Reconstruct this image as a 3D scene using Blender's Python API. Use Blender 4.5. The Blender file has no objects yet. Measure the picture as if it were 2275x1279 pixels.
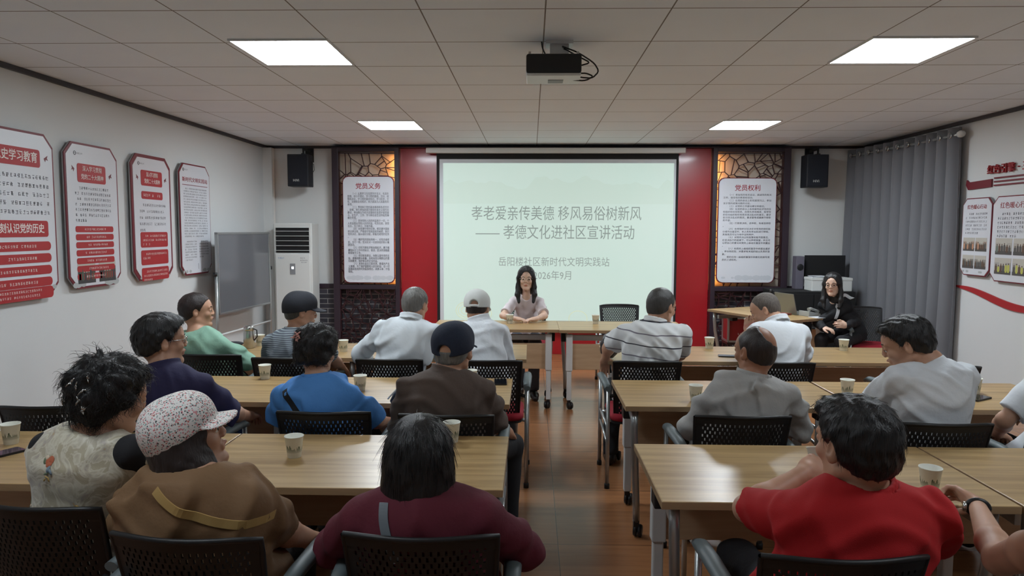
import bpy, math, random
import numpy as np
from mathutils import Vector, Matrix
from mathutils.bvhtree import BVHTree

PI = math.pi
S = bpy.context.scene
COL = S.collection

# ------------------------------------------------------------------ camera
CAM_H = 1.66
yaw, pitch, roll = .02652, .08042, .003325
fw = Vector((-math.sin(yaw)*math.cos(pitch), math.cos(yaw)*math.cos(pitch), -math.sin(pitch)))
rt = Vector((math.cos(yaw), math.sin(yaw), 0))
up = rt.cross(fw)
r2 = math.cos(roll)*rt+math.sin(roll)*up
u2 = -math.sin(roll)*rt+math.cos(roll)*up
cd = bpy.data.cameras.new('camera')
cd.sensor_width = 36
cd.lens = 1598/2275*36
cd.clip_start = .05
cam = bpy.data.objects.new('camera', cd)
cam.matrix_world = Matrix(((r2.x, u2.x, -fw.x, 0), (r2.y, u2.y, -fw.y, 0), (r2.z, u2.z, -fw.z, CAM_H), (0, 0, 0, 1)))
COL.objects.link(cam)
S.camera = cam

# ------------------------------------------------------------------ light and exposure
S.view_settings.view_transform = 'Standard'
S.view_settings.look = 'None'
S.view_settings.exposure = 0.0
S.view_settings.gamma = 1
S.view_settings.use_curve_mapping = False
W = bpy.data.worlds.new('world')
S.world = W
W.use_nodes = True
W.node_tree.nodes['Background'].inputs[0].default_value = (.5, .55, .6, 1)
W.node_tree.nodes['Background'].inputs[1].default_value = .05
PANEL = 34.0        # ceiling panel emission
SCREEN = 1.1       # projected picture brightness
LED = 26.0
CEIL = 2.77
YB = 9.65          # far wall
XL, XR = -3.56, 4.35
YN = -1.6

# ------------------------------------------------------------------ materials
def lin(c):
    return tuple((v/255/12.92 if v/255 <= .04045 else ((v/255+.055)/1.055)**2.4) for v in c)+(1,)

MATS = {}
def mat(name, rgb, rough=.6, metal=0, spec=.5, bump=None, var=None, sheen=0, coat=0, trans=0, emit=None):
    """rgb in sRGB 0-255. bump=(scale,strength[,stretch xyz]); var=(scale, amount, stretch)"""
    if name in MATS: return MATS[name]
    m = bpy.data.materials.new(name); m.use_nodes = True
    nt = m.node_tree; N = nt.nodes; L = nt.links
    b = N['Principled BSDF']
    b.inputs['Base Color'].default_value = lin(rgb)
    b.inputs['Roughness'].default_value = rough
    b.inputs['Metallic'].default_value = metal
    b.inputs['Specular IOR Level'].default_value = spec
    if sheen: b.inputs['Sheen Weight'].default_value = sheen
    if coat: b.inputs['Coat Weight'].default_value = coat; b.inputs['Coat Roughness'].default_value = .1
    if trans: b.inputs['Transmission Weight'].default_value = trans
    if emit:
        b.inputs['Emission Color'].default_value = lin(emit[0]); b.inputs['Emission Strength'].default_value = emit[1]
    tc = N.new('ShaderNodeTexCoord')
    if var:
        mp = N.new('ShaderNodeMapping'); mp.inputs['Scale'].default_value = var[2] if len(var) > 2 else (1, 1, 1)
        n = N.new('ShaderNodeTexNoise'); n.inputs['Scale'].default_value = var[0]; n.inputs['Detail'].default_value = 5
        L.new(tc.outputs['Object'], mp.inputs[0]); L.new(mp.outputs[0], n.inputs['Vector'])
        mr = N.new('ShaderNodeMapRange'); mr.inputs[1].default_value = .3; mr.inputs[2].default_value = .7
        mr.inputs[3].default_value = 1-var[1]; mr.inputs[4].default_value = 1+var[1]
        L.new(n.outputs[0], mr.inputs[0])
        mx = N.new('ShaderNodeVectorMath'); mx.operation = 'SCALE'; mx.inputs[0].default_value = lin(rgb)[:3]
        L.new(mr.outputs[0], mx.inputs['Scale']); L.new(mx.outputs[0], b.inputs['Base Color'])
    if bump:
        mp = N.new('ShaderNodeMapping'); mp.inputs['Scale'].default_value = bump[2] if len(bump) > 2 else (1, 1, 1)
        n = N.new('ShaderNodeTexNoise'); n.inputs['Scale'].default_value = bump[0]; n.inputs['Detail'].default_value = 4
        L.new(tc.outputs['Object'], mp.inputs[0]); L.new(mp.outputs[0], n.inputs['Vector'])
        bp = N.new('ShaderNodeBump'); bp.inputs['Strength'].default_value = bump[1]; bp.inputs['Distance'].default_value = .01
        L.new(n.outputs[0], bp.inputs['Height']); L.new(bp.outputs[0], b.inputs['Normal'])
    MATS[name] = m
    return m

def nodes(m): return m.node_tree.nodes, m.node_tree.links, m.node_tree.nodes['Principled BSDF']

def math_node(N, L, op, a, b=None, c=None):
    n = N.new('ShaderNodeMath'); n.operation = op
    for i, v in enumerate((a, b, c)):
        if v is None: continue
        if isinstance(v, (int, float)): n.inputs[i].default_value = v
        else: L.new(v, n.inputs[i])
    return n.outputs[0]

def mixrgb(N, L, fac, a, b):
    n = N.new('ShaderNodeMix'); n.data_type = 'RGBA'
    if isinstance(fac, (int, float)): n.inputs[0].default_value = fac
    else: L.new(fac, n.inputs[0])
    for i, v in ((6, a), (7, b)):
        if isinstance(v, tuple): n.inputs[i].default_value = v
        else: L.new(v, n.inputs[i])
    return n.outputs[2]

def wood(name, rgb1, rgb2, rough=.35, axis=0, scale=1.0, rot=0):
    if name in MATS: return MATS[name]
    m = mat(name, rgb1, rough); N, L, b = nodes(m)
    tc = N.new('ShaderNodeTexCoord'); mp = N.new('ShaderNodeMapping')
    sc = [14*scale]*3; sc[axis] = .9*scale
    mp.inputs['Scale'].default_value = sc
    L.new(tc.outputs['Object'], mp.inputs[0])
    n = N.new('ShaderNodeTexNoise'); n.inputs['Scale'].default_value = 1.6; n.inputs['Detail'].default_value = 8; n.inputs['Roughness'].default_value = .62; n.inputs['Distortion'].default_value = .35
    L.new(mp.outputs[0], n.inputs['Vector'])
    r = N.new('ShaderNodeValToRGB'); r.color_ramp.elements[0].position = .32; r.color_ramp.elements[1].position = .68
    r.color_ramp.elements[0].color = lin(rgb2); r.color_ramp.elements[1].color = lin(rgb1)
    L.new(n.outputs[0], r.inputs[0]); L.new(r.outputs[0], b.inputs['Base Color'])
    return m

M = {}
M['wall'] = mat('painted_wall', (214, 216, 216), .75, bump=(90, .03))
M['wall_far'] = mat('painted_far_wall', (222, 223, 221), .75)
M['tabletop'] = wood('oak_laminate', (190, 160, 112), (150, 120, 78), .3)
M['tableedge'] = wood('oak_edge', (160, 132, 98), (138, 112, 82), .5)
M['deskpanel'] = wood('oak_panel', (190, 160, 128), (172, 142, 110), .5)
M['metal'] = mat('silver_painted_steel', (176, 180, 180), .32, .75)
M['white_metal'] = mat('white_painted_steel', (205, 206, 205), .4)
M['black'] = mat('black_plastic', (22, 22, 24), .45)
M['black_mat'] = mat('matt_black', (20, 20, 21), .8)
M['chairback'] = mat('black_perforated_plastic', (17, 17, 19), .5)
M['armrest'] = mat('grey_armrest_plastic', (92, 102, 104), .5)
M['red_fabric'] = mat('red_seat_fabric', (150, 18, 38), .85, bump=(300, .2))
M['red_gloss'] = mat('red_lacquer', (166, 30, 38), .3, coat=.3)
M['maroon_wood'] = mat('dark_maroon_wood', (52, 24, 28), .4, var=(8, .15, (1, 1, .1)))
M['frame_dark'] = mat('dark_violet_wood', (48, 36, 46), .4)
M['white_plastic'] = mat('white_plastic', (215, 217, 214), .4)
M['white_board'] = mat('white_sign_board', (214, 216, 222), .35)
M['maroon_edge'] = mat('maroon_edging', (112, 26, 40), .45)
M['red_print'] = mat('red_print', (170, 36, 42), .5)
M['ink'] = mat('dark_ink', (76, 76, 84), .6)
M['ink_light'] = mat('grey_ink', (110, 110, 116), .6)
M['white_ink'] = mat('white_ink', (235, 225, 220), .6)
M['title_red'] = mat('title_red_ink', (150, 24, 34), .5)
M['chrome'] = mat('brushed_steel', (190, 190, 188), .25, 1)
M['glass_dark'] = mat('dark_glass', (20, 22, 26), .08)
M['trim_dark'] = mat('dark_ceiling_trim', (52, 50, 56), .5)
M['shoe'] = mat('black_leather', (20, 18, 18), .3)
M['shoe_brown'] = mat('brown_leather', (52, 26, 22), .3)

def setting_materials():
    # ceiling tiles
    m = mat('ceiling_tiles', (170, 166, 160), .8); N, L, b = nodes(m)
    tc = N.new('ShaderNodeTexCoord'); sp = N.new('ShaderNodeSeparateXYZ'); L.new(tc.outputs['Object'], sp.inputs[0])
    def seam(out, off, w):
        v = math_node(N, L, 'ADD', out, 100*.634-off)
        v = math_node(N, L, 'DIVIDE', v, .634)
        v = math_node(N, L, 'FRACT', v)
        v = math_node(N, L, 'SUBTRACT', v, .5)
        v = math_node(N, L, 'ABSOLUTE', v)
        return math_node(N, L, 'GREATER_THAN', v, .5-w)
    sx = seam(sp.outputs[0], .065, .006); sy = seam(sp.outputs[1], 3.725, .008)
    s = math_node(N, L, 'MAXIMUM', sx, sy)
    nz = N.new('ShaderNodeTexNoise'); nz.inputs['Scale'].default_value = 3.0
    L.new(tc.outputs['Object'], nz.inputs['Vector'])
    base = mixrgb(N, L, nz.outputs[0], lin((226, 234, 242)), lin((232, 240, 247)))
    L.new(mixrgb(N, L, s, base, lin((120, 116, 112))), b.inputs['Base Color'])
    wv = N.new('ShaderNodeTexWave'); wv.inputs['Scale'].default_value = 28; wv.inputs['Distortion'].default_value = 2.5; wv.bands_direction = 'Y'
    L.new(tc.outputs['Object'], wv.inputs['Vector'])
    h = math_node(N, L, 'SUBTRACT', math_node(N, L, 'MULTIPLY', wv.outputs['Fac'], .12), math_node(N, L, 'MULTIPLY', s, 1.5))
    bp = N.new('ShaderNodeBump'); bp.inputs['Strength'].default_value = .5; bp.inputs['Distance'].default_value = .004
    L.new(h, bp.inputs['Height']); L.new(bp.outputs[0], b.inputs['Normal'])
    M['ceiling'] = m
    # floor boards
    m = mat('floor_laminate', (170, 110, 70), .22); N, L, b = nodes(m)
    tc = N.new('ShaderNodeTexCoord')
    br = N.new('ShaderNodeTexBrick'); br.inputs['Scale'].default_value = 1; br.inputs['Mortar Size'].default_value = .0022
    br.inputs['Brick Width'].default_value = 1.3; br.inputs['Row Height'].default_value = .8; br.offset = 0
    br.inputs['Color1'].default_value = lin((168, 116, 78)); br.inputs['Color2'].default_value = lin((154, 104, 68)); br.inputs['Mortar'].default_value = lin((92, 60, 40))
    mp0 = N.new('ShaderNodeMapping'); mp0.inputs['Location'].default_value = (1.15, .3, 0)
    L.new(tc.outputs['Object'], mp0.inputs[0]); L.new(mp0.outputs[0], br.inputs['Vector'])
    mp = N.new('ShaderNodeMapping'); mp.inputs['Scale'].default_value = (1.2, 16, 1); L.new(tc.outputs['Object'], mp.inputs[0])
    n = N.new('ShaderNodeTexNoise'); n.inputs['Scale'].default_value = 1.5; n.inputs['Detail'].default_value = 8; n.inputs['Roughness'].default_value = .65
    L.new(mp.outputs[0], n.inputs['Vector'])
    r = N.new('ShaderNodeMapRange'); r.inputs[1].default_value = .3; r.inputs[2].default_value = .7; r.inputs[3].default_value = .78; r.inputs[4].default_value = 1.12
    L.new(n.outputs[0], r.inputs[0])
    sc = N.new('ShaderNodeVectorMath'); sc.operation = 'SCALE'; L.new(br.outputs[0], sc.inputs[0]); L.new(r.outputs[0], sc.inputs['Scale'])
    L.new(sc.outputs[0], b.inputs['Base Color'])
    M['floor'] = m
    # grey brick wainscot
    m = mat('grey_brick', (64, 62, 66), .6); N, L, b = nodes(m)
    tc = N.new('ShaderNodeTexCoord'); mp = N.new('ShaderNodeMapping'); mp.inputs['Rotation'].default_value = (PI/2, 0, 0)
    L.new(tc.outputs['Object'], mp.inputs[0])
    br = N.new('ShaderNodeTexBrick'); br.inputs['Scale'].default_value = 1; br.inputs['Mortar Size'].default_value = .0045
    br.inputs['Brick Width'].default_value = .25; br.inputs['Row Height'].default_value = .066
    br.inputs['Color1'].default_value = lin((66, 63, 72)); br.inputs['Color2'].default_value = lin((48, 47, 54)); br.inputs['Mortar'].default_value = lin((150, 148, 144))
    L.new(mp.outputs[0], br.inputs['Vector']); L.new(br.outputs[0], b.inputs['Base Color'])
    M['brick'] = m
    # curtain
    M['curtain'] = mat('grey_curtain_cloth', (112, 113, 118), .85, bump=(400, .15), sheen=.2)
    # backlit panel behind the lattice
    M['lattice_back'] = mat('beige_backing', (196, 186, 172), .8)
    # paper cup with green ink hills
    m = mat('paper_cup', (222, 222, 210), .55); N, L, b = nodes(m)
    tc = N.new('ShaderNodeTexCoord'); sp = N.new('ShaderNodeSeparateXYZ'); L.new(tc.outputs['Object'], sp.inputs[0])
    ang = math_node(N, L, 'ARCTAN2', sp.outputs[1], sp.outputs[0])
    ns = N.new('ShaderNodeTexNoise'); ns.noise_dimensions = '1D'; ns.inputs['Scale'].default_value = 2.6; ns.inputs['Detail'].default_value = 3
    L.new(ang, ns.inputs['W'])
    h = math_node(N, L, 'MULTIPLY_ADD', ns.outputs[0], .09, -.004)
    below = math_node(N, L, 'LESS_THAN', sp.outputs[2], h)
    above = math_node(N, L, 'GREATER_THAN', sp.outputs[2], .022)
    fade = N.new('ShaderNodeMapRange'); fade.inputs[1].default_value = .016; fade.inputs[2].default_value = .05; L.new(sp.outputs[2], fade.inputs[0])
    f = math_node(N, L, 'MULTIPLY', math_node(N, L, 'MULTIPLY', below, above), fade.outputs[0])
    L.new(mixrgb(N, L, f, lin((224, 224, 212)), lin((70, 92, 66))), b.inputs['Base Color'])
    M['cup'] = m
setting_materials()

# ------------------------------------------------------------------ mesh helpers
class MB:
    def __init__(s): s.v = []; s.f = []; s.m = []; s.sm = []
    def quadgrid(s, pts, closed_u=False, closed_v=False, mi=0, smooth=True):
        nu, nv = len(pts), len(pts[0]); o = len(s.v)
        for r in pts: s.v.extend([tuple(p) for p in r])
        for i in range(nu if closed_u else nu-1):
            for j in range(nv if closed_v else nv-1):
                a = o+i*nv+j; b_ = o+((i+1) % nu)*nv+j
                c = o+((i+1) % nu)*nv+(j+1) % nv; d = o+i*nv+(j+1) % nv
                s.f.append((a, b_, c, d)); s.m.append(mi); s.sm.append(smooth)
    def face(s, pts, mi=0, smooth=False):
        o = len(s.v); s.v.extend([tuple(p) for p in pts]); s.f.append(tuple(range(o, o+len(pts)))); s.m.append(mi); s.sm.append(smooth)
    def box(s, x0, x1, y0, y1, z0, z1, mi=0, R=None, T=None):
        P = [(x0, y0, z0), (x1, y0, z0), (x1, y1, z0), (x0, y1, z0), (x0, y0, z1), (x1, y0, z1), (x1, y1, z1), (x0, y1, z1)]
        if R is not None: P = [tuple(R @ Vector(p)) for p in P]
        if T is not None: P = [(p[0]+T[0], p[1]+T[1], p[2]+T[2]) for p in P]
        o = len(s.v); s.v += P
        for q in ((0, 3, 2, 1), (4, 5, 6, 7), (0, 1, 5, 4), (1, 2, 6, 5), (2, 3, 7, 6), (3, 0, 4, 7)):
            s.f.append(tuple(o+i for i in q)); s.m.append(mi); s.sm.append(False)
        return s
    def bar(s, a, b, w, h, n=(0, 1, 0), mi=0):
        a = Vector(a); b = Vector(b); d = (b-a).normalized(); n = Vector(n); t = d.cross(n)
        if t.length < 1e-4: t = d.cross(Vector((1, 0, 0)))
        t.normalize(); n = t.cross(d)
        P = [a+t*sx*w/2+n*sy*h/2 for sx, sy in ((-1, -1), (1, -1), (1, 1), (-1, 1))]+[b+t*sx*w/2+n*sy*h/2 for sx, sy in ((-1, -1), (1, -1), (1, 1), (-1, 1))]
        o = len(s.v); s.v += [tuple(p) for p in P]
        for q in ((0, 1, 2, 3), (7, 6, 5, 4), (0, 4, 5, 1), (1, 5, 6, 2), (2, 6, 7, 3), (3, 7, 4, 0)):
            s.f.append(tuple(o+i for i in q)); s.m.append(mi); s.sm.append(False)
        return s
    def tube(s, pts, r, n=10, mi=0, flat=1.0, cap=True):
        pts = [Vector(p) for p in pts]; rs = r if isinstance(r, (list, tuple)) else [r]*len(pts)
        rows = []; up_ = None
        for i, p in enumerate(pts):
            d = (pts[min(i+1, len(pts)-1)]-pts[max(i-1, 0)]).normalized()
            if up_ is None:
                up_ = Vector((0, 0, 1)) if abs(d.z) < .9 else Vector((1, 0, 0))
            x = d.cross(up_).normalized(); y = x.cross(d).normalized(); up_ = y
            rows.append([p+x*math.cos(2*PI*k/n)*rs[i]*flat+y*math.sin(2*PI*k/n)*rs[i] for k in range(n)])
        s.quadgrid(rows, closed_v=True, mi=mi)
        if cap: s.face(rows[0][::1], mi); s.face(rows[-1][::-1], mi)
        return s
    def lathe(s, prof, n=28, c=(0, 0, 0), mi=0, cap=False):
        rows = [[(c[0]+r*math.cos(2*PI*k/n), c[1]+r*math.sin(2*PI*k/n), c[2]+z) for k in range(n)] for r, z in prof]
        s.quadgrid(rows, closed_v=True, mi=mi)
        if cap: s.face(rows[0][::-1], mi); s.face(rows[-1], mi)
        return s
    def prism(s, poly, y0, y1, mi=0):
        """polygon in xz extruded along y"""
        a = [(x, y0, z) for x, z in poly]; b = [(x, y1, z) for x, z in poly]
        s.face(a, mi); s.face(b[::-1], mi); n = len(poly)
        for i in range(n): s.face((a[i], b[i], b[(i+1) % n], a[(i+1) % n]), mi)
        return s
    def build(s, name, mats, parent=None, bevel=0, loc=None, rot=None):
        me = bpy.data.meshes.new(name); me.from_pydata(s.v, [], s.f)
        for m in (mats if isinstance(mats, (list, tuple)) else [mats]): me.materials.append(m)
        me.polygons.foreach_set('material_index', s.m); me.polygons.foreach_set('use_smooth', s.sm)
        me.update()
        import bmesh
        bm = bmesh.new(); bm.from_mesh(me); bmesh.ops.remove_doubles(bm, verts=bm.verts, dist=1e-6); bmesh.ops.recalc_face_normals(bm, faces=bm.faces); bm.to_mesh(me); bm.free()
        o = bpy.data.objects.new(name, me); COL.objects.link(o)
        if parent: o.parent = parent
        if loc: o.location = loc
        if rot: o.rotation_euler = rot
        if bevel:
            md = o.modifiers.new('bevel', 'BEVEL'); md.width = bevel; md.segments = 2; md.limit_method = 'ANGLE'; md.angle_limit = math.radians(40)
        return o

def rrect(w, h, r, n=5, cx=0, cz=0):
    P = []
    for qx, qz, a0 in ((1, 1, 0), (-1, 1, PI/2), (-1, -1, PI), (1, -1, 1.5*PI)):
        for k in range(n+1):
            a = a0+k/n*PI/2
            P.append((cx+qx*(w/2-r)+r*math.cos(a), cz+qz*(h/2-r)+r*math.sin(a)))
    return P
def cutrect(w, h, c, cx=0, cz=0):
    w /= 2; h /= 2
    return [(cx+x, cz+z) for x, z in ((w, h-c), (w-c, h), (-w+c, h), (-w, h-c), (-w, -h+c), (-w+c, -h), (w-c, -h), (w, -h+c))]

def tag(o, label=None, cat=None, group=None, kind=None):
    if label: o['label'] = label
    if cat: o['category'] = cat
    if group: o['group'] = group
    if kind: o['kind'] = kind
    return o
def thing(name, label, cat, loc=(0, 0, 0), rz=0, group=None):
    o = bpy.data.objects.new(name, None); COL.objects.link(o); o.location = loc; o.rotation_euler = (0, 0, rz)
    o.empty_display_size = .1
    return tag(o, label, cat, group)
def struct(o): o['kind'] = 'structure'; return o
def copy_tree(o, parent=None):
    c = o.copy(); COL.objects.link(c)
    if parent: c.parent = parent
    for ch in [x for x in o.children]: copy_tree(ch, c)
    return c
def place(proto, used, loc, rz, label, group=None):
    o = copy_tree(proto) if used else proto
    o.location = loc; o.rotation_euler = (0, 0, rz); o['label'] = label
    if group: o['group'] = group
    return o

def text(body, size, m, loc, name='lettering', parent=None, rot=(PI/2, 0, 0), width=None, align='CENTER', bold=0, ex=.0006, spacing=1.0, fit=None):
    cu = bpy.data.curves.new('t', 'FONT'); cu.body = body; cu.size = size; cu.align_x = align; cu.align_y = 'CENTER'
    cu.offset = bold; cu.extrude = ex; cu.space_line = spacing; cu.resolution_u = 2
    t = bpy.data.objects.new('t', cu); COL.objects.link(t)
    bpy.context.view_layer.update()
    dg = bpy.context.evaluated_depsgraph_get()
    me = bpy.data.meshes.new_from_object(t.evaluated_get(dg)); bpy.data.objects.remove(t); bpy.data.curves.remove(cu)
    me.materials.clear(); me.materials.append(m)
    if width and len(me.vertices):
        xs = [v.co.x for v in me.vertices]; k = width/(max(xs)-min(xs))
        for v in me.vertices: v.co.x *= k
    if fit:
        ys = [v.co.y for v in me.vertices]; a, b_ = min(ys), max(ys)
        for v in me.vertices: v.co.y = fit[0]+(v.co.y-a)/(b_-a)*(fit[1]-fit[0])
    o = bpy.data.objects.new(name, me); COL.objects.link(o); o.location = loc; o.rotation_euler = rot
    if parent: o.parent = parent
    return o

def glyph_lines(mb, rng, x0, x1, z, size, y, mi=0, indent=0, end=None):
    """one line of small unreadable print: a few pen strokes per character"""
    x = x0+indent*size
    end = x1 if end is None else x0+(x1-x0)*end
    while x < end-size*.8:
        s_ = size*.8
        if rng.random() > .07:
            nh = rng.choice((2, 3, 3, 4)); nv_ = rng.choice((1, 1, 2, 3)); th = s_*.055
            for k in range(nh):
                zz = z+s_*((k+rng.random()*.5)/(nh-.5)-.5)*.9
                a = x+rng.random()*s_*.3; b = x+s_*(.7+rng.random()*.3)
                mb.box(a, b, y-.0004, y, zz-th, zz+th, mi)
            for k in range(nv_):
                xx = x+s_*(.15+.7*(k+rng.random())/nv_); lo_ = rng.uniform(-.5, -.1)
                mb.box(xx-th, xx+th, y-.0004, y, z+s_*lo_, z+s_*min(.5, lo_+rng.uniform(.4, 1)), mi)
        x += size

# ------------------------------------------------------------------ the room
def plane_box(name, b, m, **k):
    mb = MB(); mb.box(*b); return struct(mb.build(name, m, **k))
plane_box('floor', (XL-.2, XR+.2, YN-.2, YB+.2, -.1, 0), M['floor'])
plane_box('ceiling', (XL-.2, XR+.2, YN-.2, YB+.2, CEIL, CEIL+.1), M['ceiling'])
plane_box('wall_left', (XL-.1, XL, YN, YB, 0, CEIL), M['wall'])
plane_box('wall_right', (XR, XR+.1, YN, YB, 0, CEIL), M['wall'])
plane_box('wall_far', (XL, XR, YB, YB+.1, 0, CEIL), M['wall_far'])
plane_box('wall_near', (XL, XR, YN-.1, YN, 0, CEIL), M['wall'])
plane_box('trim_1', (XL, XL+.03, YN, YB, CEIL-.035, CEIL-.001), M['trim_dark'])
plane_box('trim_2', (XR-.03, XR, YN, YB, CEIL-.035, CEIL-.001), M['trim_dark'])
plane_box('trim_3', (XL+.03, XR-.03, YB-.03, YB, CEIL-.035, CEIL-.001), M['trim_dark'])
plane_box('trim_4', (XL, XL+.12, YB-.12, YB-.03, 0, CEIL-.036), M['wall_far'])       # boxed pipe in the corner
plane_box('trim_5', (XL+.12, -2.61, YB-.03, YB, 0, .87), M['brick'])
plane_box('trim_6', (XL+.12, -2.61, YB-.045, YB, .87, .93), M['frame_dark'])
plane_box('trim_7', (3.34, XR-.001, YB-.03, YB, 0, .87), M['brick'])
plane_box('trim_8', (3.34, XR-.001, YB-.045, YB, .87, .93), M['frame_dark'])
plane_box('baseboard_left', (XL, XL+.015, YN, YB-.2, 0, .08), M['wall'])

# ceiling lights
def ceiling_light(x, y, label, power=1.0):
    t = thing('ceiling_light', label, 'ceiling light', (x, y, CEIL), 0, 'square ceiling light panels')
    w, d = .285, .305
    f = MB()
    for b in ((-w-.012, -w, -d-.012, d+.012), (w, w+.012, -d-.012, d+.012), (-w, w, -d-.012, -d), (-w, w, d, d+.012)):
        f.box(b[0], b[1], b[2], b[3], -.012, -.0005)
    f.build('frame', M['white_metal'], t)
    em = mat('light_panel_%d' % (power*100), (255, 255, 255), .5, emit=((236, 247, 255), PANEL*power))
    MB().box(-w, w, -d, d, -.009, -.0005).build('diffuser', em, t)
ceiling_light(-1.49, 4.585, 'glowing square ceiling light panel, the large near one above the left tables')
ceiling_light(2.24, 4.58, 'glowing square ceiling light panel, the large near one above the right tables')
ceiling_light(-1.49, 7.72, 'glowing square ceiling light panel, the small far one towards the left end of the screen', 1.7)
ceiling_light(2.22, 7.72, 'glowing square ceiling light panel, the small far one towards the right end of the screen', 1.7)

ceiling_light(-1.49, 1.45, 'glowing square ceiling light panel over the nearest left tables, above the photo', .55)
ceiling_light(2.24, 1.45, 'glowing square ceiling light panel over the nearest right tables, above the photo', .55)

# red backing panel behind the screen
o = MB().box(-1.735, 2.345, 9.57, 9.645, 0.0, 2.73).build('red_wall_panel', M['red_gloss'], bevel=.004)
tag(o, 'glossy red lacquered panel on the far wall behind the projection screen', 'wall panel')
plane_box('trim_9', (-2.62, 3.34, 9.44, 9.62, 2.728, CEIL-.036), M['frame_dark'])

# lattice screens
def clip_poly(P, nx, nz, c):
    out = []
    for i in range(len(P)):
        a, b_ = P[i], P[(i+1) % len(P)]
        da = a[0]*nx+a[1]*nz-c; db = b_[0]*nx+b_[1]*nz-c
        if da <= 0: out.append(a)
        if (da < 0) != (db < 0) and abs(da-db) > 1e-9:
            t = da/(da-db); out.append((a[0]+(b_[0]-a[0])*t, a[1]+(b_[1]-a[1])*t))
    return out
def crack_lattice(mb, x0, x1, z0, z1, y, n, seed, w=.011, th=.02):
    rng = random.Random(seed); P = []
    while len(P) < n:
        p = (rng.uniform(x0, x1), rng.uniform(z0, z1))
        if all((p[0]-q[0])**2+(p[1]-q[1])**2 > (.62*math.sqrt((x1-x0)*(z1-z0)/n))**2 for q in P) or rng.random() < .02: P.append(p)
    seen = set()
    for i, p in enumerate(P):
        cell = [(x0, z0), (x1, z0), (x1, z1), (x0, z1)]
        for j, q in enumerate(P):
            if i == j: continue
            dx, dz = q[0]-p[0], q[1]-p[1]
            if dx*dx+dz*dz > .5: continue
            cell = clip_poly(cell, dx, dz, dx*(p[0]+q[0])/2+dz*(p[1]+q[1])/2)
        segs = [(cell[k], cell[(k+1) % len(cell)]) for k in range(len(cell))]
        if len(cell) >= 4 and rng.random() < .8:      # an extra bar across most cells makes the cracked-ice pattern
            k1 = rng.randrange(len(cell)); k2 = (k1+len(cell)//2) % len(cell); t1, t2 = rng.uniform(.2, .8), rng.uniform(.0, .5)
            f_ = lambda k, t: (cell[k][0]+(cell[(k+1) % len(cell)][0]-cell[k][0])*t, cell[k][1]+(cell[(k+1) % len(cell)][1]-cell[k][1])*t)
            segs.append((f_(k1, t1), f_(k2, t2)))
        for a, b_ in segs:
            key = tuple(sorted(((round(a[0], 3), round(a[1], 3)), (round(b_[0], 3), round(b_[1], 3)))))
            if key in seen or (a[0]-b_[0])**2+(a[1]-b_[1])**2 < 1e-5: continue
            seen.add(key)
            mb.bar((a[0], y, a[1]), (b_[0], y, b_[1]), w, th)
def lattice_screen(x0, x1, inner, label, seed):
    """inner = +1 when the red panel is on the right"""
    t = thing('lattice_screen', label, 'lattice screen', ((x0+x1)/2, 9.5, 0), 0, 'lattice screens')
    w = (x1-x0)/2; fw_ = .08; xa, xb = (-w+.085, w-.058) if inner > 0 else (-w+.058, w-.085)
    f = MB()
    f.box(-w, xa, -.05, .06, 0, 2.726).box(xb, w, -.05, .06, 0, 2.726)
    f.box(xa, xb, -.05, .06, 2.675, 2.726).box(xa, xb, -.05, .06, .87, .93).box(xa, xb, -.05, .06, 0, .06)
    f.build('frame', M['frame_dark'], t, bevel=.004)
    a = MB(); crack_lattice(a, xa, xb, .93, 2.655, -.02, 95, seed, .010); a.build('upper_lattice', M['maroon_wood'], t)
    a = MB(); crack_lattice(a, xa, xb, .06, .87, -.02, 60, seed+5, .013); a.build('lower_lattice', M['maroon_wood'], t)
    MB().box(-w, w, .10, .14, .93, 2.655).build('backing_board', M['lattice_back'], t)
    MB().box(-w, w, .10, .14, 0.06, .87).build('lower_backing', M['brick'], t)
    led = mat('warm_led', (255, 190, 110), .5, emit=((255, 168, 80), LED))
    xx = (xb-.01) if inner > 0 else (xa+.01)
    MB().box(xx-.006, xx+.006, .03, .05, .96, 2.63).build('light_strip', led, t)
lattice_screen(-2.62, -1.735, 1, 'dark wooden lattice screen with warm light, left of the red panel', 3)
lattice_screen(2.345, 3.34, -1, 'dark wooden lattice screen with warm light, right of the red panel', 11)

# signs hanging on the lattice screens
DUTY = ['（一）认真学习马克思列宁主义、毛泽东思想、邓小平理论，学习党的路线、方针、政策和决议，学习党的基本知识，学习科学、文化、法律和业务知识，努力提高为人民服务的本领。',
 '（二）贯彻执行党的基本路线和各项方针、政策，带头参加改革开放和社会主义现代化建设，带动群众为经济发展和社会进步艰苦奋斗，在生产、工作、学习和社会生活中起先锋模范作用。',
 '（三）坚持党和人民的利益高于一切，个人利益服从党和人民的利益，吃苦在前，享受在后，克己奉公，多做贡献。',
 '（四）自觉遵守党的纪律，模范遵守国家的法律法规，严格保守党和国家的秘密，执行党的决定，服从组织分配，积极完成党的任务。',
 '（五）维护党的团结和统一，对党忠诚老实，言行一致，坚决反对一切派别组织和小集团活动。',
 '（六）切实开展批评和自我批评，勇于揭露和纠正工作中的缺点、错误，坚决同消极腐败现象作斗争。',
 '（七）密切联系群众，向群众宣传党的主张，遇事同群众商量，及时向党反映群众的意见和要求，维护群众的正当利益。',
 '（八）发扬社会主义新风尚，提倡共产主义道德，为了保护国家和人民的利益，在一切困难和危险的时刻挺身而出，英勇斗争，不怕牺牲。']
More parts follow.
